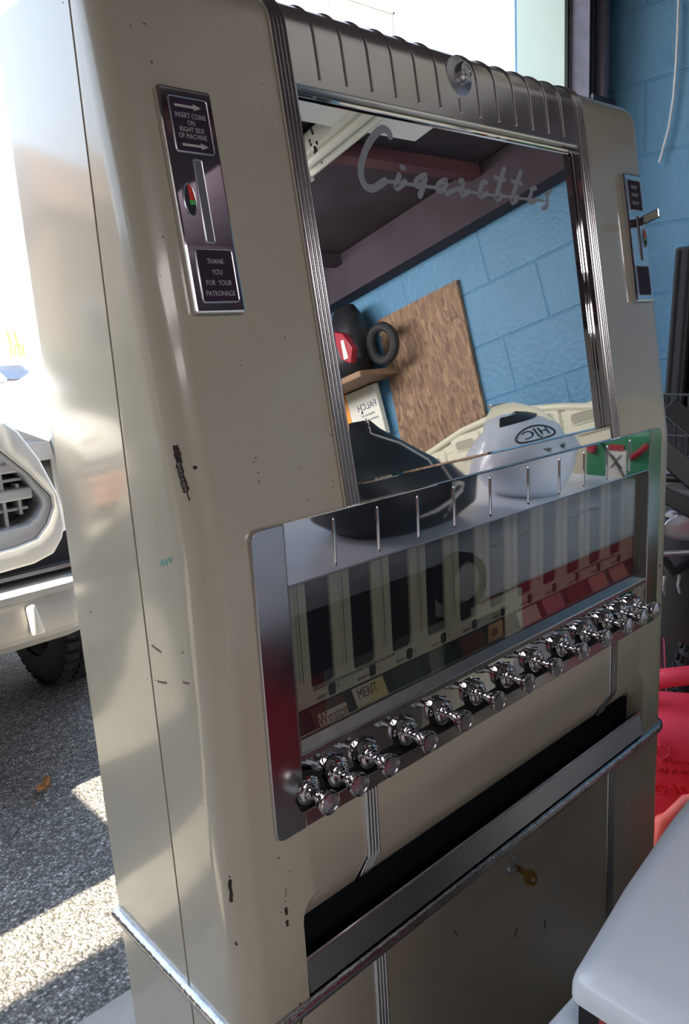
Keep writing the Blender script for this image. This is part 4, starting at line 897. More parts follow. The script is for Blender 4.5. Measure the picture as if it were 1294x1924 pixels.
xx = Vector((-math.sin(R(108)+math.pi), math.cos(R(108)+math.pi), 0)).normalized(); xx = Vector((-math.sin(R(108)), math.cos(R(108)), 0)).normalized(); yy = nn.cross(xx).normalized()
if yy.z < 0: yy = -yy
def on_shell(u, v):
    p = cn + xx*u + yy*v; dvec = p - HC; q = Vector((dvec.x/0.135, dvec.y/0.150, dvec.z/HZ)); k = 1/q.length
    return HC + dvec*k*1.012
MB().tube([on_shell(0.058*math.cos(2*math.pi*k/28), 0.022*math.sin(2*math.pi*k/28)) for k in range(28)], 0.0022, 6, closed=True).build('logo_ring', ink, hm)
tx = text('HJC', 'logo_letters', navy_ink, hm, (cn, xx, yy), 0.034, 0.0008, squash=1.35)
for v in tx.data.vertices:
    d_ = v.co - cn; v.co = on_shell(d_.dot(xx), d_.dot(yy)) 
for sx in (-1, 1):
    mb = MB(); mb.prism([on_shell(sx*0.012, -0.050), on_shell(sx*0.034, -0.044), on_shell(sx*0.022, -0.060)], lambda *a: a, lambda *a: tuple(Vector(a) + nn*0.0016)); mb.build('chin_vent', ink, hm)
MB().tube([on_shell(-0.02, -0.098), on_shell(0, -0.100), on_shell(0.02, -0.098)], 0.002, 6).build('chin_slot', ink, hm)

# cream moulded plastic panel leaning on the right wall
cp = thing('moulded_panel', 'cream moulded plastic panel with a curved rim and slots, leaning on the blue wall', 'panel', (1.93, -1.0, 0.35))
top = [(-1.62, 1.235), (-1.40, 1.285), (-1.25, 1.322), (-1.10, 1.336), (-0.95, 1.328), (-0.80, 1.298), (-0.62, 1.250), (-0.45, 1.200), (-0.36, 1.165)]
poly = top + [(-0.36, 0.0), (-1.62, 0.0)]
lean = lambda z: 1.965 - 0.10*(1.336-z)/1.336
mb = MB(); mb.prism(poly, lambda y, z: (lean(z)-0.012, y, z), lambda y, z: (lean(z)+0.012, y, z)); mb.build('panel_sheet', cream_pl, cp)
MB().tube([(lean(z)-0.014, y, z-0.006) for y, z in top], 0.014, 10).build('rim', cream_pl, cp, smooth=True)
MB().tube([(lean(z)-0.012, y, z-0.05) for y, z in top], 0.006, 8).build('rim', cream_pl, cp, smooth=True)
for k, y in enumerate((-1.42, -1.24, -1.06, -0.89, -0.73, -0.56)):
    zc = {-1.42: 1.225, -1.24: 1.262, -1.06: 1.272, -0.89: 1.266, -0.73: 1.240, -0.56: 1.200}[y]
    F = lambda a, b, o: (lean(zc+b)-0.012-o, y+a, zc+b)
    mb = MB(); mb.prism(rrect(-0.075, -0.055, 0.075, 0.045, 0.016, 4), lambda a, b: F(a, b, -0.002), lambda a, b: F(a*0.9, b*0.9, 0.010)); pk = mb.build('pocket', cream_pl, cp, smooth=True, sharp=30)
    mb = MB(); mb.prism(rrect(-0.044, -0.016, 0.044, 0.018, 0.012, 4), lambda a, b: F(a, b, 0.008), lambda a, b: F(a, b, 0.0108)); mb.build('slot', cream_dk, pk)
    MB().tube([F(a, b, 0.0105) for a, b in rrect(-0.046, -0.018, 0.046, 0.020, 0.013, 4)], 0.003, 6, closed=True).build('slot_rim', cream_pl, pk, smooth=True)

# green plastic case with a red and white label
gc = thing('tool_case', 'green plastic case with a red and white label between chest and wall', 'case', (1.76, -0.60, 0))
MB().box((1.655, -0.60, 0.0), (1.83, -0.22, 1.04)).build('case_body', green_p, gc, bevel=0.03, seg=3)
MB().box((1.652, -0.520, 0.895), (1.657, -0.462, 0.975)).build('label_card', paper, gc)
MB().box((1.650, -0.525, 0.880), (1.656, -0.452, 0.896)).build('label_band', red_p, gc); MB().box((1.650, -0.515, 0.973), (1.656, -0.470, 0.990)).build('label_band', red_p, gc)
text('X', 'lettering', ink, gc, ((1.6515, -0.491, 0.940), (0, -1, 0), (0, 0, 1)), 0.055, 0.0005)
MB().tube([(1.651, -0.545, 1.0), (1.648, -0.495, 0.945), (1.651, -0.445, 0.87)], 0.0025, 6).build('strap', black_pl, gc)
MB().lathe([(0, 0.016), (0.012, 0.013), (0.014, 0)], (1.656, -0.568, 0.975), (-1, 0, 0), 16, cap=False).build('catch', red_p, gc, smooth=True)
MB().tube([(1.652, -0.40, 0.995), (1.645, -0.425, 0.970), (1.652, -0.450, 0.955)], 0.009, 8).build('carry_handle', red_p, gc, smooth=True)

# flake board on the wall
tag(MB().hexa([(1.982, -1.61, 1.27), (1.982, -1.155, 1.27), (1.997, -1.155, 1.27), (1.997, -1.61, 1.27), (1.982, -1.565, 1.861), (1.982, -1.128, 1.861), (1.997, -1.128, 1.861), (1.997, -1.565, 1.861)]).build('flake_board', osb_m),
    'brown flake board panel fixed to the blue block wall, seen in the mirror', 'board')
# shelf and what it carries
sh = thing('wall_shelf', 'brown wooden shelf plank bracketed to the blue wall beside the flake board', 'shelf', (1.87, -1.83, 1.64))
MB().box((1.76, -2.25, 1.625), (1.995, -1.515, 1.65)).build('plank', wood, sh, bevel=0.003, seg=1)
for y in (-2.15,):
    MB().box((1.975, y-0.012, 1.50), (1.995, y+0.012, 1.625)).build('bracket', grey_m, sh)
    if y < -2: MB().bar((1.975, y, 1.51), (1.80, y, 1.62), 0.014, 0.014).build('bracket', grey_m, sh)
bp = thing('rucksack', 'black rucksack with a red flap slumped on the wooden wall shelf', 'bag', (1.87, -1.71, 1.652))
MB().loft([bag_ring(1.652, 1.88, -1.72, 0.075, 0.13), bag_ring(1.72, 1.875, -1.71, 0.09, 0.145), bag_ring(1.83, 1.875, -1.69, 0.08, 0.13), bag_ring(1.90, 1.885, -1.66, 0.055, 0.09), bag_ring(1.945, 1.89, -1.64, 0.028, 0.045)]).build('bag_body', black_pl, bp, smooth=True, sharp=80)
mb = MB(); fl = [(-1.63, 1.845), (-1.565, 1.815), (-1.53, 1.745), (-1.56, 1.690), (-1.605, 1.72)]
mb.prism(fl, lambda y, z: (1.768, y, z), lambda y, z: (1.80, y, z)); fp_ = mb.build('flap', helmet_red, bp, bevel=0.004)
MB().hexa([(1.765, -1.588, 1.715), (1.765, -1.562, 1.715), (1.77, -1.562, 1.715), (1.77, -1.588, 1.715), (1.765, -1.580, 1.79), (1.765, -1.565, 1.79), (1.77, -1.565, 1.79), (1.77, -1.580, 1.79)]).build('flap_mark', paper, fp_)
tag(MB().tube([(1.88, -1.472 + 0.066*math.cos(2*math.pi*k/26), 1.737 + 0.066*math.sin(2*math.pi*k/26)) for k in range(26)], 0.019, 10, closed=True).build('rubber_ring', rubber, smooth=True), 'black rubber ring standing beside the rucksack on the wall shelf', 'ring')
fb_ = thing('cardboard_sign', 'white sign lettered FALCH with an orange side stripe, hung under the wall shelf', 'sign', (1.97, -1.77, 1.48))
MB().box((1.945, -1.835, 1.405), (1.972, -1.64, 1.62)).build('sign_board', paper, fb_, bevel=0.002, seg=1)
MB().box((1.942, -1.885, 1.38), (1.975, -1.8255, 1.622)).build('orange_stripe', orange_m, fb_)
ff = lambda y, z: ((1.9446, y, z), (0, -1, 0), (0, 0, 1))
text('FALCH', 'lettering', navy_ink, fb_, ff(-1.712, 1.540), 0.040, 0.0003)
for k in range(2): text(('industries ltd', 'machine and parts')[k], 'lettering', navy_ink, fb_, ff(-1.716, 1.505-0.022*k), 0.016, 0.0003)
# light fitting overhead
lf_ = thing('batten_light', 'cream fluorescent batten fixed under the dark garage ceiling', 'light', (1.15, -0.45, 2.10))
MB().box((1.105, -0.93, 2.085), (1.195, 0.22, 2.14)).build('housing', fixture_m, lf_, bevel=0.006)
for x in (1.13, 1.17): MB().tube([(x, -0.90, 2.076), (x, 0.19, 2.076)], 0.012, 10).build('tube', paper, lf_, smooth=True)
MB().box((1.10, -0.945, 2.07), (1.20, -0.925, 2.145)).build('end_cap', fixture_m, lf_)

# ================================================================== BESIDE THE MACHINE
def gas_can(name, label, x, y, rz, sx, sy, h, m_, big):
    c = thing(name, label, 'gas can', (x, y, 0), 'red fuel cans beside the machine')
    Rm = Matrix.Rotation(rz, 4, 'Z'); PL = lambda a, b, z: tuple(Vector((x, y, 0)) + (Rm @ Vector((a, b, z))))
    def ring_(z, hx, hy, cx=0.0):
        p = 4.5; P = []
        for k in range(32):
            a = 2*math.pi*k/32; cc, ss = math.cos(a), math.sin(a); P.append(PL(cx + hx*math.copysign(abs(cc)**(2/p), cc), hy*math.copysign(abs(ss)**(2/p), ss), z))
        return P
    MB().loft([ring_(0, sx*0.92, sy*0.9), ring_(0.02, sx, sy), ring_(h*0.70, sx, sy), ring_(h*0.77, sx*0.97, sy*0.93, -sx*0.02), ring_(h*0.82, sx*0.80, sy*0.72, -sx*0.05), ring_(h*0.84, sx*0.6, sy*0.5, -sx*0.08)]).build('can_body', m_, c, smooth=True, sharp=60)
    MB().tube([PL(-sx*0.86, 0, h*0.64), PL(-sx*0.78, 0, h*0.84), PL(-sx*0.5, 0, h*0.965), PL(0, 0, h), PL(sx*0.38, 0, h*0.95), PL(sx*0.62, 0, h*0.84), PL(sx*0.72, 0, h*0.70)], [0.032, 0.028, 0.025, 0.024, 0.024, 0.025, 0.03], 14).build('handle', m_, c, smooth=True)
    MB().lathe([(0, 0.034), (0.035, 0.034), (0.04, 0.030), (0.04, 0.0)], PL(sx*0.52, 0, h*0.79), (0.25, 0, 1), 18, cap=False).build('cap', black_pl if big else m_, c, smooth=True, sharp=40)
    MB().tube([PL(sx*0.55, 0, h*0.85), PL(sx*0.75, 0, h*1.0), PL(sx*0.98, 0, h*1.08)], [0.018, 0.014, 0.010], 12).build('spout', black_pl if big else m_, c, smooth=True)
    fx = Rm @ Vector((1, 0, 0)); fz = Vector((0, 0, 1))
    fr = lambda a, z, o=0.001: (PL(a, -sy-o, z), fx, fz)
    return c, fr, PL
c1, fr1, PL1 = gas_can('gas_can', 'large bright red plastic gas can with raised GASOLINE lettering by the machine', 1.395, 0.139, R(-59), 0.165, 0.12, 0.49, can_red, True)
for b, z, s in (('GASOLINE', 0.252, 0.040), ('NEVER USE GASOLINE NEAR FLAME', 0.300, 0.020), ('FLAMMABLE  WARNING', 0.325, 0.014)):
    text(b, 'raised_lettering', can_red, c1, fr1(0.0, z), s, 0.0025)
mb = MB(); mb.tube([PL1(-0.075 + 0.020*a, -0.1212, 0.355 + 0.024*b) for a, b in [(0, -1), (-0.9, -0.5), (-0.7, 0.2), (-0.2, 0.5), (-0.3, 1.1), (0.3, 0.6), (0.5, 0.1), (0.8, 0.3), (0.8, -0.5), (0.2, -1)]], 0.0022, 6, closed=True); mb.build('flame_mark', can_red, c1)
c2, fr2, PL2 = gas_can('gas_can', 'smaller orange-red plastic gas can in front of the big red one', 1.165, -0.020, R(-45), 0.115, 0.085, 0.335, can_or, False)

# black downpipes leaning on the wall
for k, (y, zt, lx) in enumerate(((0.405, 1.52, 1.945), (0.335, 1.50, 1.945), (0.27, 1.53, 1.95))):
    o = thing('downpipe', ('black ribbed plastic pipe leaning on the blue wall, nearest the door track', 'black ribbed plastic pipe leaning on the blue wall, middle of three', 'black ribbed plastic pipe leaning on the blue wall, furthest from the door track')[k], 'pipe', (lx-0.04, y+0.06, 0), 'black pipes leaning on the wall')
    MB().hexa([(lx-0.075, y+0.045, 0), (lx-0.015, y+0.045, 0), (lx-0.015, y+0.10, 0), (lx-0.075, y+0.10, 0), (lx-0.03, y, zt), (lx+0.03, y, zt), (lx+0.03, y+0.055, zt), (lx-0.03, y+0.055, zt)]).build('pipe_body', rubber, o, bevel=0.008)
    for q in (0.014, 0.041): MB().bar((lx-0.077, y+0.045+q, 0.01), (lx-0.032, y+q, zt-0.01), 0.007, 0.007).build('rib', rubber, o)
# knobbly tyre standing behind the cans
ty = thing('knobbly_tyre', 'black knobbly tyre standing on edge behind the red gas cans', 'tyre', (1.74, -0.03, 0))
ax = Vector((0.86, 0.5, 0.0)).normalized(); w_ = Vector((0.5, -0.86, 0)).normalized(); up = Vector((0, 0, 1)); tc_ = Vector((1.80, -0.01, 0.352)); TR = 0.31
P = [tc_ + (up*math.cos(2*math.pi*k/44) + w_*math.sin(2*math.pi*k/44))*TR for k in range(44)]
MB().tube(P, 0.034, 14, closed=True).build('tyre_casing', rubber, ty, smooth=True)
mb = MB()
for k in range(60):
    a = 2*math.pi*k/60; e = up*math.cos(a) + w_*math.sin(a); tn = -up*math.sin(a) + w_*math.cos(a)
    for off, dr in ((-0.024, -0.009), (-0.010, 0), (0.010, 0), (0.024, -0.009), (-0.033, -0.02)):
        c = tc_ + e*(TR + 0.0335 + dr) + ax*off; mb.bar(c - tn*0.0095, c + tn*0.0095, 0.011, 0.010, up=e)
mb.build('tread_knobs', rubber, ty, kind='stuff')
MB().tube([tc_ + (up*math.cos(2*math.pi*k/44) + w_*math.sin(2*math.pi*k/44))*(TR-0.036) for k in range(44)], 0.012, 8, closed=True).build('rim', grey_m, ty, smooth=True)
MB().lathe([(-0.03, 0.02), (0.03, 0.02)], tc_, ax, 14).build('hub', grey_m, ty)
mb = MB()
for k in range(14):
    a = 2*math.pi*k/14; mb.tube([tc_ + ax*(0.02 if k % 2 else -0.02), tc_ + (up*math.cos(a) + w_*math.sin(a))*(TR-0.04)], 0.0013, 5)
mb.build('spokes', silver, ty, kind='stuff')
# unidentified clutter grouped as one object: slanted bars, silver casing, grey pod
cr = thing('mixed_clutter', 'unidentified clutter kept as one object: slanted black bars, a silver casing and a smooth grey pod', 'clutter', (1.5, 0.25, 0))
def flat(a, b, w, mm=black_pl, edge=True):
    o = MB().bar(a, b, 0.014, w, up=(0.2, 0.1, 1)).build('slanted_bar', mm, cr, bevel=0.003)
    if edge:
        off = Vector((-0.0065, -0.004, -w/2)); MB().tube([Vector(a)+off, Vector(b)+off], 0.0024, 6).build('bright_edge', silver, o, smooth=True)
flat((1.36, 0.205, 1.135), (1.40, 0.06, 1.005), 0.042)
flat((1.33, 0.225, 1.055), (1.40, 0.07, 0.900), 0.050)
MB().tube([(1.33, 0.21, 0.975), (1.42, 0.08, 0.965)], 0.010, 10).build('cross_tube', black_pl, cr, smooth=True)
flat((1.33, 0.215, 0.945), (1.42, 0.06, 0.840), 0.036, edge=False)
MB().tube([(1.33, 0.215, 0.792), (1.44, 0.08, 0.800), (1.58, 0.20, 0.795)], 0.0075, 10).build('cross_tube', grey_m, cr, smooth=True)
MB().hexa([(1.36, 0.235, 0.875), (1.46, 0.10, 0.84), (1.56, 0.17, 0.84), (1.46, 0.31, 0.875), (1.37, 0.235, 0.965), (1.45, 0.10, 1.005), (1.55, 0.17, 1.005), (1.46, 0.31, 0.965)]).build('engine_casing', silver, cr, bevel=0.012)
for k in range(4): MB().bar((1.362, 0.232, 0.89 + 0.022*k), (1.455, 0.096, 0.868 + 0.032*k), 0.006, 0.010).build('cooling_fin', silver, cr)
MB().loft([[(1.345 + t*0.16, 0.203 - t*0.16 + hw*0.1*math.cos(2*math.pi*k/16), 0.850 + t*0.05 + 0.5*hw*math.sin(2*math.pi*k/16)) for k in range(16)] for t, hw in ((0.0, 0.004), (0.05, 0.035), (0.14, 0.062), (0.3, 0.09), (0.6, 0.115), (0.9, 0.105), (1.05, 0.06), (1.1, 0.01))]).build('grey_pod', silver, cr, smooth=True, sharp=80)
MB().box((1.42, 0.15, 0.55), (1.56, 0.27, 0.86)).build('engine_mount', black_pl, cr, bevel=0.01)
for k in range(2): MB().tube([(1.355 + 0.03*k, 0.196-0.022*k, 0.737), (1.351 + 0.03*k, 0.198-0.022*k, 0.712), (1.360 + 0.03*k, 0.196-0.022*k, 0.692)], 0.004, 8).build('hook', silver, cr, smooth=True)
MB().tube([(1.34, 0.21, 0.80), (1.37, 0.185, 0.745), (1.43, 0.17, 0.76), (1.48, 0.19, 0.70)], 0.012, 10).build('hose', black_pl, cr, smooth=True)
MB().hexa([(1.335, 0.215, 0.66), (1.365, 0.20, 0.69), (1.368, 0.21, 0.69), (1.338, 0.225, 0.66), (1.335, 0.215, 0.715), (1.362, 0.20, 0.73), (1.365, 0.21, 0.73), (1.338, 0.225, 0.715)]).build('corner_plate', grey_m, cr)
MB().hexa([(1.537, 0.345, 0.0), (1.557, 0.335, 0.0), (1.595, 0.268, 0.0), (1.575, 0.278, 0.0), (1.517, 0.345, 0.70), (1.527, 0.335, 0.70), (1.548, 0.298, 0.70), (1.538, 0.308, 0.70)]).build('leg', grey_m, cr, bevel=0.002)
MB().tube([(1.590, 0.266, 0.02), (1.544, 0.296, 0.70)], 0.0035, 6).build('bright_edge', silver, cr, smooth=True)
MB().hexa([(1.54, 0.42, 0.0), (1.56, 0.41, 0.0), (1.58, 0.37, 0.0), (1.56, 0.38, 0.0), (1.555, 0.40, 0.70), (1.565, 0.39, 0.70), (1.58, 0.365, 0.70), (1.57, 0.375, 0.70)]).build('leg', black_pl, cr, bevel=0.002)
MB().tube([(1.56, 0.37, 0.69), (1.57, 0.32, 0.70), (1.50, 0.22, 0.70)], 0.014, 10).build('leg_brace', black_pl, cr, smooth=True)
wb = thing('wire_crate', 'dark wire mesh crate on a black box, by the wall below the leaning pipes', 'crate', (1.8, 0.3, 0))
Z0, Z1 = 0.70, 1.13
mb = MB(); X0, X1_, Y0, Y1_ = 1.66, 1.84, 0.16, 0.42
for k in range(9):
    z = Z0 + (Z1-Z0)*k/8; mb.tube([(X0, Y1_, z), (X0, Y0, z), (X1_, Y0, z)], 0.0035, 6)
for k in range(9): y = Y0 + (Y1_-Y0)*k/8; mb.tube([(X0, y, Z0), (X0, y, Z1)], 0.0035, 6)
for k in range(7): x = X0 + (X1_-X0)*k/6; mb.tube([(x, Y0, Z0), (x, Y0, Z1)], 0.0035, 6)
mb.build('mesh_sides', black_pl, wb, kind='stuff')
MB().box((X0+0.03, 0.26, 0.0), (X1_, 0.42, Z0)).build('crate_base', black_pl, wb)
MB().box((X0+0.01, Y0+0.01, Z0-0.012), (X1_, Y1_, Z0)).build('crate_floor', black_pl, wb)
MB().box((X0+0.03, Y0+0.03, Z0), (X1_-0.02, Y1_-0.02, Z1-0.08)).build('crate_lining', car_black, wb)

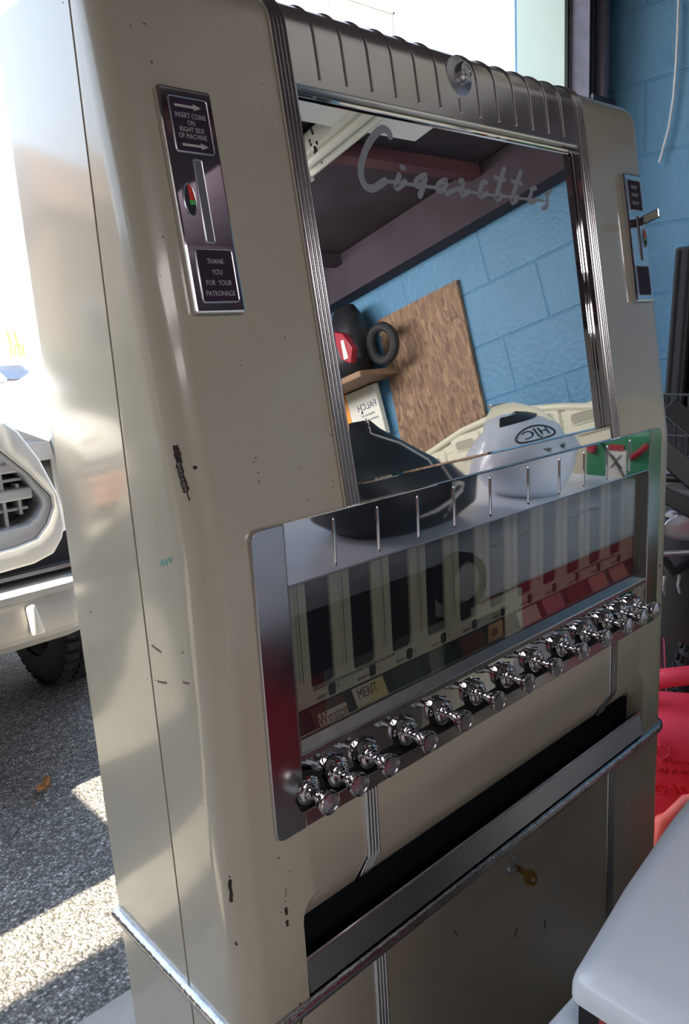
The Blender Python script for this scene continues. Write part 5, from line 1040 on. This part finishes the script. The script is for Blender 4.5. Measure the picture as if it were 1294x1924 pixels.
# ------------------------------------------------------------------ wear on the enamel: chips, scratches, a scrawl and specks, each lying on the sheet metal
MARKS = {"rust":[[0.0079,0.0275,1.2365,-0.773,-0.628,0.091,0.00322],[0.008,0.027,1.2336,-0.773,-0.628,0.091,0.00322],[0.0081,0.0265,1.2307,-0.773,-0.628,0.091,0.00322],[0.0082,0.026,1.2278,-0.773,-0.628,0.091,0.00322],[0.008,0.0257,1.2249,-0.773,-0.628,0.091,0.00322],[0.0079,0.0255,1.222,-0.773,-0.628,0.091,0.00322],[0.0078,0.0252,1.2191,-0.773,-0.628,0.091,0.00322],[0.008,0.0244,1.2154,-0.773,-0.628,0.091,0.00322],[0.0082,0.0237,1.2118,-0.773,-0.628,0.091,0.00322],[0.0084,0.0229,1.2081,-0.773,-0.628,0.091,0.00322],[0.0086,0.0221,1.2044,-0.773,-0.628,0.091,0.00322],[0.0089,0.0213,1.2015,-0.773,-0.628,0.091,0.00322],[0.0092,0.0205,1.1985,-0.773,-0.628,0.091,0.00322],[0.0095,0.0197,1.1961,-0.773,-0.628,0.091,0.0006],[0.0096,0.0196,1.1956,-0.773,-0.628,0.091,0.0006],[0.0096,0.0195,1.195,-0.773,-0.628,0.091,0.0006],[0.0097,0.0193,1.1945,-0.773,-0.628,0.091,0.0006],[0.0097,0.0192,1.194,-0.773,-0.628,0.091,0.0006],[0.0098,0.019,1.1935,-0.773,-0.628,0.091,0.0006],[0.0098,0.0189,1.1929,-0.773,-0.628,0.091,0.0006],[0.0099,0.0188,1.1924,-0.773,-0.628,0.091,0.0006],[0.0099,0.0186,1.1919,-0.773,-0.628,0.091,0.0006],[0.01,0.0185,1.1914,-0.634,-0.765,0.11,0.0006],[0.0101,0.0184,1.1908,-0.634,-0.765,0.11,0.0006],[0.0101,0.0182,1.1903,-0.634,-0.765,0.11,0.0006],[0.0102,0.0181,1.1898,-0.634,-0.765,0.11,0.0006],[0.0102,0.018,1.1892,-0.634,-0.765,0.11,0.0006],[0.0103,0.0179,1.1887,-0.634,-0.765,0.11,0.0006],[0.0185,0.0163,1.2181,-0.471,-0.873,0.126,0.00198],[0.0079,0.0125,0.7927,-0.773,-0.634,0.0,0.00194],[0.0078,0.0126,0.7906,-0.773,-0.634,0.0,0.00194],[0.0076,0.0128,0.7885,-0.773,-0.634,0.0,0.00195],[0.0075,0.0129,0.7864,-0.773,-0.634,0.0,0.00195],[0.0076,0.0129,0.7843,-0.773,-0.634,0.0,0.00195],[0.0076,0.0128,0.7823,-0.773,-0.634,0.0,0.00196],[0.0077,0.0127,0.7803,-0.773,-0.634,0.0,0.00196],[0.0077,0.0126,0.7782,-0.773,-0.634,0.0,0.00196],[0.0076,0.0128,0.776,-0.773,-0.634,0.0,0.00196],[0.0075,0.013,0.7738,-0.773,-0.634,0.0,0.00197],[0.0074,0.0131,0.7716,-0.773,-0.634,0.0,0.00197],[0.0072,0.0133,0.7693,-0.773,-0.634,0.0,0.00197],[0.0078,0.0125,0.7977,-0.773,-0.634,0.0,0.00085],[0.0075,0.013,0.7187,-0.773,-0.634,0.0,0.00141],[0.0077,0.0127,0.7167,-0.773,-0.634,0.0,0.00141],[0.065,0.0,0.7322,0.0,-1.0,0.0,0.00206],[0.065,0.0,0.7302,0.0,-1.0,0.0,0.00206],[0.0651,0.0,0.7282,0.0,-1.0,0.0,0.00207],[0.0651,0.0,0.7262,0.0,-1.0,0.0,0.00207],[0.0648,0.0,0.7156,0.0,-1.0,0.0,0.00221],[0.0652,0.0,0.712,0.0,-1.0,0.0,0.00222],[0.0651,0.0,0.7408,0.0,-1.0,0.0,0.00077],[0.0611,0.0,0.7964,0.0,-1.0,0.0,0.00098],[0.0732,0.0,0.6043,0.0,-1.0,0.0,0.00113],[0.0734,-0.0,0.5812,0.0,-1.0,0.0,0.00158],[0.0726,-0.0,0.58,0.0,-1.0,0.0,0.00158],[0.0717,0.0,0.5789,0.0,-1.0,0.0,0.00158],[0.9099,0.0,0.9077,0.0,-1.0,0.0,0.0026],[0.4819,0.0,0.4413,0.0,-1.0,0.0,0.00121],[0.4813,0.0,0.4405,0.0,-1.0,0.0,0.00121],[0.4807,-0.0,0.4397,0.0,-1.0,0.0,0.00121],[0.4802,0.0,0.439,0.0,-1.0,0.0,0.00121],[0.4796,-0.0,0.4382,0.0,-1.0,0.0,0.00121],[0.4791,0.0,0.4374,0.0,-1.0,0.0,0.00121],[0.4785,0.0,0.4367,0.0,-1.0,0.0,0.00121],[0.4779,0.0,0.436,0.0,-1.0,0.0,0.00121],[0.4773,0.0,0.4353,0.0,-1.0,0.0,0.00121],[0.4767,0.0,0.4346,0.0,-1.0,0.0,0.00121],[0.4761,-0.0,0.434,0.0,-1.0,0.0,0.00121],[0.4755,-0.0,0.4333,0.0,-1.0,0.0,0.00121],[0.4749,-0.0,0.4326,0.0,-1.0,0.0,0.00121],[0.3249,0.0,0.5149,0.0,-1.0,0.0,0.00133],[0.3358,0.0,0.5332,0.0,-1.0,0.0,0.00075],[0.3364,-0.0,0.5323,0.0,-1.0,0.0,0.00075],[0.3369,0.0,0.5314,0.0,-1.0,0.0,0.00075],[0.3375,0.0,0.5305,0.0,-1.0,0.0,0.00075],[0.338,0.0,0.5295,0.0,-1.0,0.0,0.00075],[0.3386,0.0,0.5286,0.0,-1.0,0.0,0.00075],[0.3392,0.0,0.5277,0.0,-1.0,0.0,0.00075],[0.3397,0.0,0.5268,0.0,-1.0,0.0,0.00075],[0.3403,0.0,0.5258,0.0,-1.0,0.0,0.00075],[0.3409,0.0,0.5249,0.0,-1.0,0.0,0.00075],[0.3414,0.0,0.524,0.0,-1.0,0.0,0.00075],[0.342,-0.0,0.523,0.0,-1.0,0.0,0.00075],[0.3426,-0.0,0.5221,0.0,-1.0,0.0,0.00075],[0.3431,0.0,0.5212,0.0,-1.0,0.0,0.00075],[0.3437,0.0,0.5202,0.0,-1.0,0.0,0.00075],[0.3443,0.0,0.5193,0.0,-1.0,0.0,0.00075],[0.5572,0.0,0.4092,0.0,-1.0,0.0,0.00117],[0.5569,0.0,0.4083,0.0,-1.0,0.0,0.00117],[0.5567,-0.0,0.4073,0.0,-1.0,0.0,0.00117],[0.5565,0.0,0.4064,0.0,-1.0,0.0,0.00117],[0.5563,-0.0,0.4055,0.0,-1.0,0.0,0.00117],[0.5561,0.0,0.4046,0.0,-1.0,0.0,0.00117],[0.5559,-0.0,0.4037,0.0,-1.0,0.0,0.00117],[0.5557,-0.0,0.4028,0.0,-1.0,0.0,0.00117],[0.5554,-0.0,0.4018,0.0,-1.0,0.0,0.00118],[0.5552,0.0,0.4009,0.0,-1.0,0.0,0.00118],[0.555,0.0,0.4,0.0,-1.0,0.0,0.00118],[0.5548,0.0,0.3991,0.0,-1.0,0.0,0.00118],[0.5546,0.0,0.3982,0.0,-1.0,0.0,0.00118],[0.5544,0.0,0.3972,0.0,-1.0,0.0,0.00118],[0.5541,0.0,0.3963,0.0,-1.0,0.0,0.00118],[0.8684,0.0,0.581,0.0,-1.0,0.0,0.00106],[0.8688,-0.0,0.5799,0.0,-1.0,0.0,0.00106],[0.0,0.2492,1.0304,-1.0,0.0,0.0,0.00105],[0.0,0.1272,1.6277,-1.0,0.0,0.0,0.00059]],"scratch":[[0.0,0.1046,1.027,-1.0,0.0,0.0,0.00138],[0.0,0.1025,1.0267,-1.0,0.0,0.0,0.00138],[-0.0,0.1004,1.0264,-1.0,0.0,0.0,0.00137],[0.0,0.0982,1.0261,-1.0,0.0,0.0,0.00137],[0.0,0.0961,1.0258,-1.0,0.0,0.0,0.00137],[0.0,0.094,1.0255,-1.0,0.0,0.0,0.00136],[0.0,0.0919,1.0252,-1.0,0.0,0.0,0.00136],[0.0,0.0898,1.0249,-1.0,0.0,0.0,0.00136],[-0.0,0.0877,1.0246,-1.0,0.0,0.0,0.00136],[-0.0,0.0431,1.0362,-1.0,0.0,0.0,0.0014],[0.0,0.1012,0.9883,-1.0,0.0,0.0,0.00128],[0.0,0.0985,0.9887,-1.0,0.0,0.0,0.00128],[-0.0,0.0959,0.9891,-1.0,0.0,0.0,0.00127],[-0.0,0.0932,0.9895,-1.0,0.0,0.0,0.00127],[0.0,0.0909,0.9901,-1.0,0.0,0.0,0.00127],[0.0,0.0887,0.9906,-1.0,0.0,0.0,0.00126],[0.0,0.0864,0.9912,-1.0,0.0,0.0,0.00126],[0.0,0.0841,0.9917,-1.0,0.0,0.0,0.00126],[0.0,0.0476,1.0035,-1.0,0.0,0.0,0.00143],[0.0,0.045,1.004,-1.0,0.0,0.0,0.00142],[0.0,0.0424,1.0046,-1.0,0.0,0.0,0.00142],[-0.0,0.0398,1.0051,-1.0,0.0,0.0,0.00141],[0.0,0.0373,1.0056,-1.0,0.0,0.0,0.00141],[0.0,0.1261,0.9831,-1.0,0.0,0.0,0.0006],[0.0,0.108,0.9874,-1.0,0.0,0.0,0.00076],[0.0672,0.0,0.7553,0.0,-1.0,0.0,0.00063],[0.0671,0.0,0.7548,0.0,-1.0,0.0,0.00063],[0.067,0.0,0.7542,0.0,-1.0,0.0,0.00063],[0.0669,0.0,0.7537,0.0,-1.0,0.0,0.00063],[0.0668,0.0,0.7531,0.0,-1.0,0.0,0.00064],[0.0667,0.0,0.7526,0.0,-1.0,0.0,0.00064],[0.0666,-0.0,0.752,0.0,-1.0,0.0,0.00064],[0.0665,0.0,0.7515,0.0,-1.0,0.0,0.00064],[0.0664,0.0,0.7509,0.0,-1.0,0.0,0.00064],[0.0663,0.0,0.7503,0.0,-1.0,0.0,0.00064],[0.0662,0.0,0.7498,0.0,-1.0,0.0,0.00064],[0.0661,0.0,0.7492,0.0,-1.0,0.0,0.00064],[0.066,0.0,0.7487,0.0,-1.0,0.0,0.00064],[0.0659,0.0,0.7481,0.0,-1.0,0.0,0.00064],[0.0657,0.0,0.7476,0.0,-1.0,0.0,0.00064],[0.0656,0.0,0.747,0.0,-1.0,0.0,0.00064]],"teal":[[0.0,0.0691,1.119,-1.0,0.0,0.0,0.00059],[-0.0,0.0686,1.1196,-1.0,0.0,0.0,0.00059],[-0.0,0.0682,1.1202,-1.0,0.0,0.0,0.00059],[-0.0,0.0677,1.1209,-1.0,0.0,0.0,0.00059],[0.0,0.0672,1.1215,-1.0,0.0,0.0,0.00059],[0.0,0.0667,1.1221,-1.0,0.0,0.0,0.00059],[-0.0,0.0662,1.1227,-1.0,0.0,0.0,0.00058],[0.0,0.0658,1.1233,-1.0,0.0,0.0,0.00058],[-0.0,0.0653,1.124,-1.0,0.0,0.0,0.00058],[-0.0,0.0648,1.1246,-1.0,0.0,0.0,0.00058],[0.0,0.0643,1.1252,-1.0,0.0,0.0,0.00058],[0.0,0.0639,1.1258,-1.0,0.0,0.0,0.00058],[0.0,0.0634,1.1265,-1.0,0.0,0.0,0.00058],[0.0,0.0633,1.1259,-1.0,0.0,0.0,0.00058],[0.0,0.0633,1.1254,-1.0,0.0,0.0,0.00058],[0.0,0.0632,1.1249,-1.0,0.0,0.0,0.00058],[0.0,0.0632,1.1243,-1.0,0.0,0.0,0.00058],[0.0,0.0631,1.1238,-1.0,0.0,0.0,0.00058],[0.0,0.0631,1.1233,-1.0,0.0,0.0,0.00058],[0.0,0.063,1.1228,-1.0,0.0,0.0,0.00058],[0.0,0.0629,1.1222,-1.0,0.0,0.0,0.00058],[-0.0,0.0629,1.1217,-1.0,0.0,0.0,0.00058],[-0.0,0.0628,1.1212,-1.0,0.0,0.0,0.00058],[0.0,0.0628,1.1207,-1.0,0.0,0.0,0.00058],[0.0,0.0627,1.1201,-1.0,0.0,0.0,0.00058],[0.0,0.0623,1.1207,-1.0,0.0,0.0,0.00058],[-0.0,0.0618,1.1213,-1.0,0.0,0.0,0.00058],[0.0,0.0613,1.1219,-1.0,0.0,0.0,0.00058],[0.0,0.0609,1.1225,-1.0,0.0,0.0,0.00058],[-0.0,0.0604,1.1231,-1.0,0.0,0.0,0.00058],[0.0,0.0599,1.1236,-1.0,0.0,0.0,0.00058],[0.0,0.0595,1.1242,-1.0,0.0,0.0,0.00058],[0.0,0.059,1.1248,-1.0,0.0,0.0,0.00058],[0.0,0.0586,1.1254,-1.0,0.0,0.0,0.00058],[0.0,0.0581,1.126,-1.0,0.0,0.0,0.00058],[0.0,0.0576,1.1265,-1.0,0.0,0.0,0.00058],[0.0,0.0572,1.1271,-1.0,0.0,0.0,0.00058],[-0.0,0.0567,1.1277,-1.0,0.0,0.0,0.00058],[-0.0,0.0563,1.1283,-1.0,0.0,0.0,0.00058],[0.0,0.0558,1.1288,-1.0,0.0,0.0,0.00058],[0.0,0.0557,1.1283,-1.0,0.0,0.0,0.00058],[0.0,0.0557,1.1278,-1.0,0.0,0.0,0.00058],[-0.0,0.0556,1.1273,-1.0,0.0,0.0,0.00058],[0.0,0.0556,1.1268,-1.0,0.0,0.0,0.00058],[0.0,0.0555,1.1262,-1.0,0.0,0.0,0.00058],[0.0,0.0555,1.1257,-1.0,0.0,0.0,0.00058],[-0.0,0.0554,1.1252,-1.0,0.0,0.0,0.00058],[0.0,0.0554,1.1247,-1.0,0.0,0.0,0.00058],[-0.0,0.0553,1.1242,-1.0,0.0,0.0,0.00058],[-0.0,0.0552,1.1236,-1.0,0.0,0.0,0.00058],[0.0,0.0552,1.1231,-1.0,0.0,0.0,0.00058],[0.0,0.0551,1.1226,-1.0,0.0,0.0,0.00058],[0.0,0.0547,1.1232,-1.0,0.0,0.0,0.00058],[0.0,0.0542,1.1238,-1.0,0.0,0.0,0.00058],[-0.0,0.0537,1.1244,-1.0,0.0,0.0,0.00058],[0.0,0.0533,1.125,-1.0,0.0,0.0,0.00058],[0.0,0.0528,1.1257,-1.0,0.0,0.0,0.00058],[0.0,0.0523,1.1263,-1.0,0.0,0.0,0.00057],[-0.0,0.0519,1.1269,-1.0,0.0,0.0,0.00057],[0.0,0.0514,1.1275,-1.0,0.0,0.0,0.00057],[0.0,0.051,1.1281,-1.0,0.0,0.0,0.00057],[0.0,0.0505,1.1287,-1.0,0.0,0.0,0.00057],[0.0,0.05,1.1293,-1.0,0.0,0.0,0.00057],[-0.0,0.0496,1.1299,-1.0,0.0,0.0,0.00057],[-0.0,0.0491,1.1305,-1.0,0.0,0.0,0.00057],[0.0,0.0487,1.1311,-1.0,0.0,0.0,0.00057],[0.0,0.0482,1.1317,-1.0,0.0,0.0,0.00057],[0.0,0.0481,1.1313,-1.0,0.0,0.0,0.00057],[-0.0,0.0479,1.1308,-1.0,0.0,0.0,0.00057],[0.0,0.0477,1.1303,-1.0,0.0,0.0,0.00057],[0.0,0.0476,1.1298,-1.0,0.0,0.0,0.00057],[0.0,0.0474,1.1293,-1.0,0.0,0.0,0.00057],[0.0,0.0472,1.1288,-1.0,0.0,0.0,0.00057],[0.0,0.0471,1.1283,-1.0,0.0,0.0,0.00057],[0.0,0.0469,1.1278,-1.0,0.0,0.0,0.00057],[0.0,0.0467,1.1273,-1.0,0.0,0.0,0.00057],[0.0,0.0466,1.1268,-1.0,0.0,0.0,0.00057],[-0.0,0.0464,1.1263,-1.0,0.0,0.0,0.00057],[0.0,0.0461,1.1269,-1.0,0.0,0.0,0.00057],[0.0,0.0457,1.1275,-1.0,0.0,0.0,0.00057],[0.0,0.0454,1.128,-1.0,0.0,0.0,0.00057],[-0.0,0.045,1.1286,-1.0,0.0,0.0,0.00057],[-0.0,0.0447,1.1292,-1.0,0.0,0.0,0.00057],[0.0,0.0443,1.1298,-1.0,0.0,0.0,0.00057],[0.0,0.044,1.1304,-1.0,0.0,0.0,0.00057],[0.0,0.0436,1.131,-1.0,0.0,0.0,0.00057],[0.0,0.0433,1.1316,-1.0,0.0,0.0,0.00057],[-0.0,0.0429,1.1321,-1.0,0.0,0.0,0.00057],[0.0,0.0426,1.1327,-1.0,0.0,0.0,0.00057],[0.0,0.0422,1.1333,-1.0,0.0,0.0,0.00057],[0.0,0.0419,1.1339,-1.0,0.0,0.0,0.00057]],"spec":[[0.1113,0.0281,1.3276,-0.0,-0.99,0.143,0.00056],[0.1026,0.0292,1.335,-0.0,-0.99,0.143,0.00056],[0.1746,0.0068,1.1799,-0.0,-0.99,0.143,0.00077],[0.0923,0.0163,1.2452,-0.0,-0.99,0.143,0.00049],[0.1032,0.0281,1.3274,-0.0,-0.99,0.143,0.00047],[0.1747,0.006,1.1739,-0.0,-0.99,0.143,0.00079],[0.1838,0.025,1.3058,-0.0,-0.99,0.143,0.00055],[0.1368,0.0098,1.2002,-0.0,-0.99,0.143,0.00079],[0.1524,0.0161,1.2444,-0.0,-0.99,0.143,0.00047],[0.1428,0.0283,1.3289,-0.0,-0.99,0.143,0.00084],[0.1779,0.0144,1.2327,-0.0,-0.99,0.143,0.00054],[0.1831,0.0136,1.2269,-0.0,-0.99,0.143,0.00084],[0.1771,0.0156,1.241,-0.0,-0.99,0.143,0.0006],[0.1456,0.0184,1.2603,-0.0,-0.99,0.143,0.00046],[0.0917,0.0085,1.1912,-0.0,-0.99,0.143,0.00038],[0.0674,0.0142,1.2311,-0.0,-0.99,0.143,0.00049],[0.1352,0.0174,1.2533,-0.0,-0.99,0.143,0.00054],[0.0861,0.0137,1.2274,-0.0,-0.99,0.143,0.00049],[0.1007,0.0101,1.2028,-0.0,-0.99,0.143,0.00052],[0.1205,0.0051,1.1678,-0.0,-0.99,0.143,0.00042],[0.0847,0.0249,1.3051,-0.0,-0.99,0.143,0.00072],[0.1559,0.024,1.2986,-0.0,-0.99,0.143,0.00055],[0.0899,0.0185,1.2606,-0.0,-0.99,0.143,0.00038],[0.1395,0.0048,1.166,-0.0,-0.99,0.143,0.00085],[0.0838,0.0123,1.2177,-0.0,-0.99,0.143,0.00103],[0.0828,0.009,1.1947,-0.0,-0.99,0.143,0.00114],[0.0805,0.0118,1.2141,-0.0,-0.99,0.143,0.00083],[0.0839,0.0102,1.2033,-0.0,-0.99,0.143,0.00093],[0.0449,0.0631,1.5702,-0.0,-0.99,0.143,0.00122],[0.0259,0.0428,1.4214,-0.29,-0.947,0.137,0.00082],[0.0446,0.0677,1.6017,-0.0,-0.99,0.143,0.00101],[0.0303,0.0675,1.5976,-0.098,-0.985,0.142,0.00089],[0.0427,0.0678,1.6022,-0.0,-0.99,0.143,0.00056],[0.4081,-0.0,0.7668,0.0,-1.0,0.0,0.00101],[0.4514,0.0,0.7505,0.0,-1.0,0.0,0.00095],[0.6175,-0.0,0.7603,0.0,-1.0,0.0,0.00074],[0.6853,0.0002,0.7293,0.0,-0.881,-0.472,0.00065],[0.7294,0.0195,0.6934,0.0,-0.881,-0.472,0.00083],[0.5565,-0.0,0.8008,0.0,-1.0,0.0,0.00061],[0.4509,-0.0,0.7456,0.0,-1.0,0.0,0.00086],[0.048,-0.0,0.7679,0.0,-1.0,0.0,0.00039],[0.0741,0.0,0.7728,0.0,-1.0,0.0,0.00077],[0.0516,0.0,0.7863,0.0,-1.0,0.0,0.00046],[0.0413,-0.0,0.7151,0.0,-1.0,0.0,0.00045],[0.0193,0.0035,0.7199,-0.471,-0.882,0.0,0.00063],[0.086,0.0,0.7855,0.0,-1.0,0.0,0.00047],[0.0579,-0.0,0.7314,0.0,-1.0,0.0,0.00074],[0.1346,0.0323,1.3566,-0.0,-0.99,0.143,0.00049],[0.0194,0.0382,1.3736,-0.471,-0.873,0.126,0.00029],[0.15,0.0432,1.432,-0.0,-0.99,0.143,0.0003],[0.1047,0.0336,1.3657,-0.0,-0.99,0.143,0.00034],[0.0149,0.04,1.3684,-0.634,-0.765,0.11,0.00026],[0.1659,0.0633,1.5716,-0.0,-0.99,0.143,0.00059],[0.1123,0.0354,1.3781,-0.0,-0.99,0.143,0.00045],[0.1617,0.0602,1.5498,-0.0,-0.99,0.143,0.00053],[0.0307,0.0451,1.4432,-0.098,-0.985,0.142,0.00041],[0.138,0.0453,1.4462,-0.0,-0.99,0.143,0.00033],[0.0186,0.0407,1.3877,-0.471,-0.873,0.126,0.0005],[0.039,0.0466,1.4553,-0.0,-0.99,0.143,0.00038],[0.1426,0.0559,1.5203,-0.0,-0.99,0.143,0.00037]]}
rm = random.Random(11)
for key, nm, mm, lab in (('rust', 'paint_chips', rust, 'dark chips where the enamel is gone'), ('scratch', 'scratches', scratch_m, 'brown scratches'), ('teal', 'scrawl', smear, 'teal pen scrawl'), ('spec', 'specks', scratch_m, 'small brown specks')):
    mb = MB()
    for i, (x, y, z, nx, ny, nz, rr_) in enumerate(MARKS[key]):
        n_ = Vector((nx, ny, nz)).normalized(); t_ = n_.cross(Vector((0, 0, 1))).normalized(); b_ = n_.cross(t_); c = Vector((x, y, z)); o = 0.00025 + (i % 7)*0.00003
        k_ = 9; P = [(rr_*rm.uniform(0.7, 1.25)*math.cos(2*math.pi*q/k_), rr_*rm.uniform(0.7, 1.25)*math.sin(2*math.pi*q/k_)) for q in range(k_)]
        mb.prism(P, lambda u, v: tuple(c + t_*u + b_*v - n_*0.0004), lambda u, v: tuple(c + t_*u + b_*v + n_*o))
    mb.build(nm, mm, cm, kind='stuff', label=lab)
# bare grey metal inside the big chip on the left edge
mb = MB()
for i, (x, y, z, nx, ny, nz, rr_) in enumerate(MARKS['rust'][5:16]):
    n_ = Vector((nx, ny, nz)).normalized(); t_ = n_.cross(Vector((0, 0, 1))).normalized(); b_ = n_.cross(t_); c = Vector((x, y, z))
    P = [(rr_*0.55*rm.uniform(0.7, 1.2)*math.cos(2*math.pi*q/8), rr_*0.55*rm.uniform(0.7, 1.2)*math.sin(2*math.pi*q/8)) for q in range(8)]
    mb.prism(P, lambda u, v: tuple(c + t_*u + b_*v), lambda u, v: tuple(c + t_*u + b_*v + n_*(0.0006 + (i % 5)*0.00003)))
mb.build('bare_metal', steel_d, cm, kind='stuff', label='bare grey metal inside the chip')
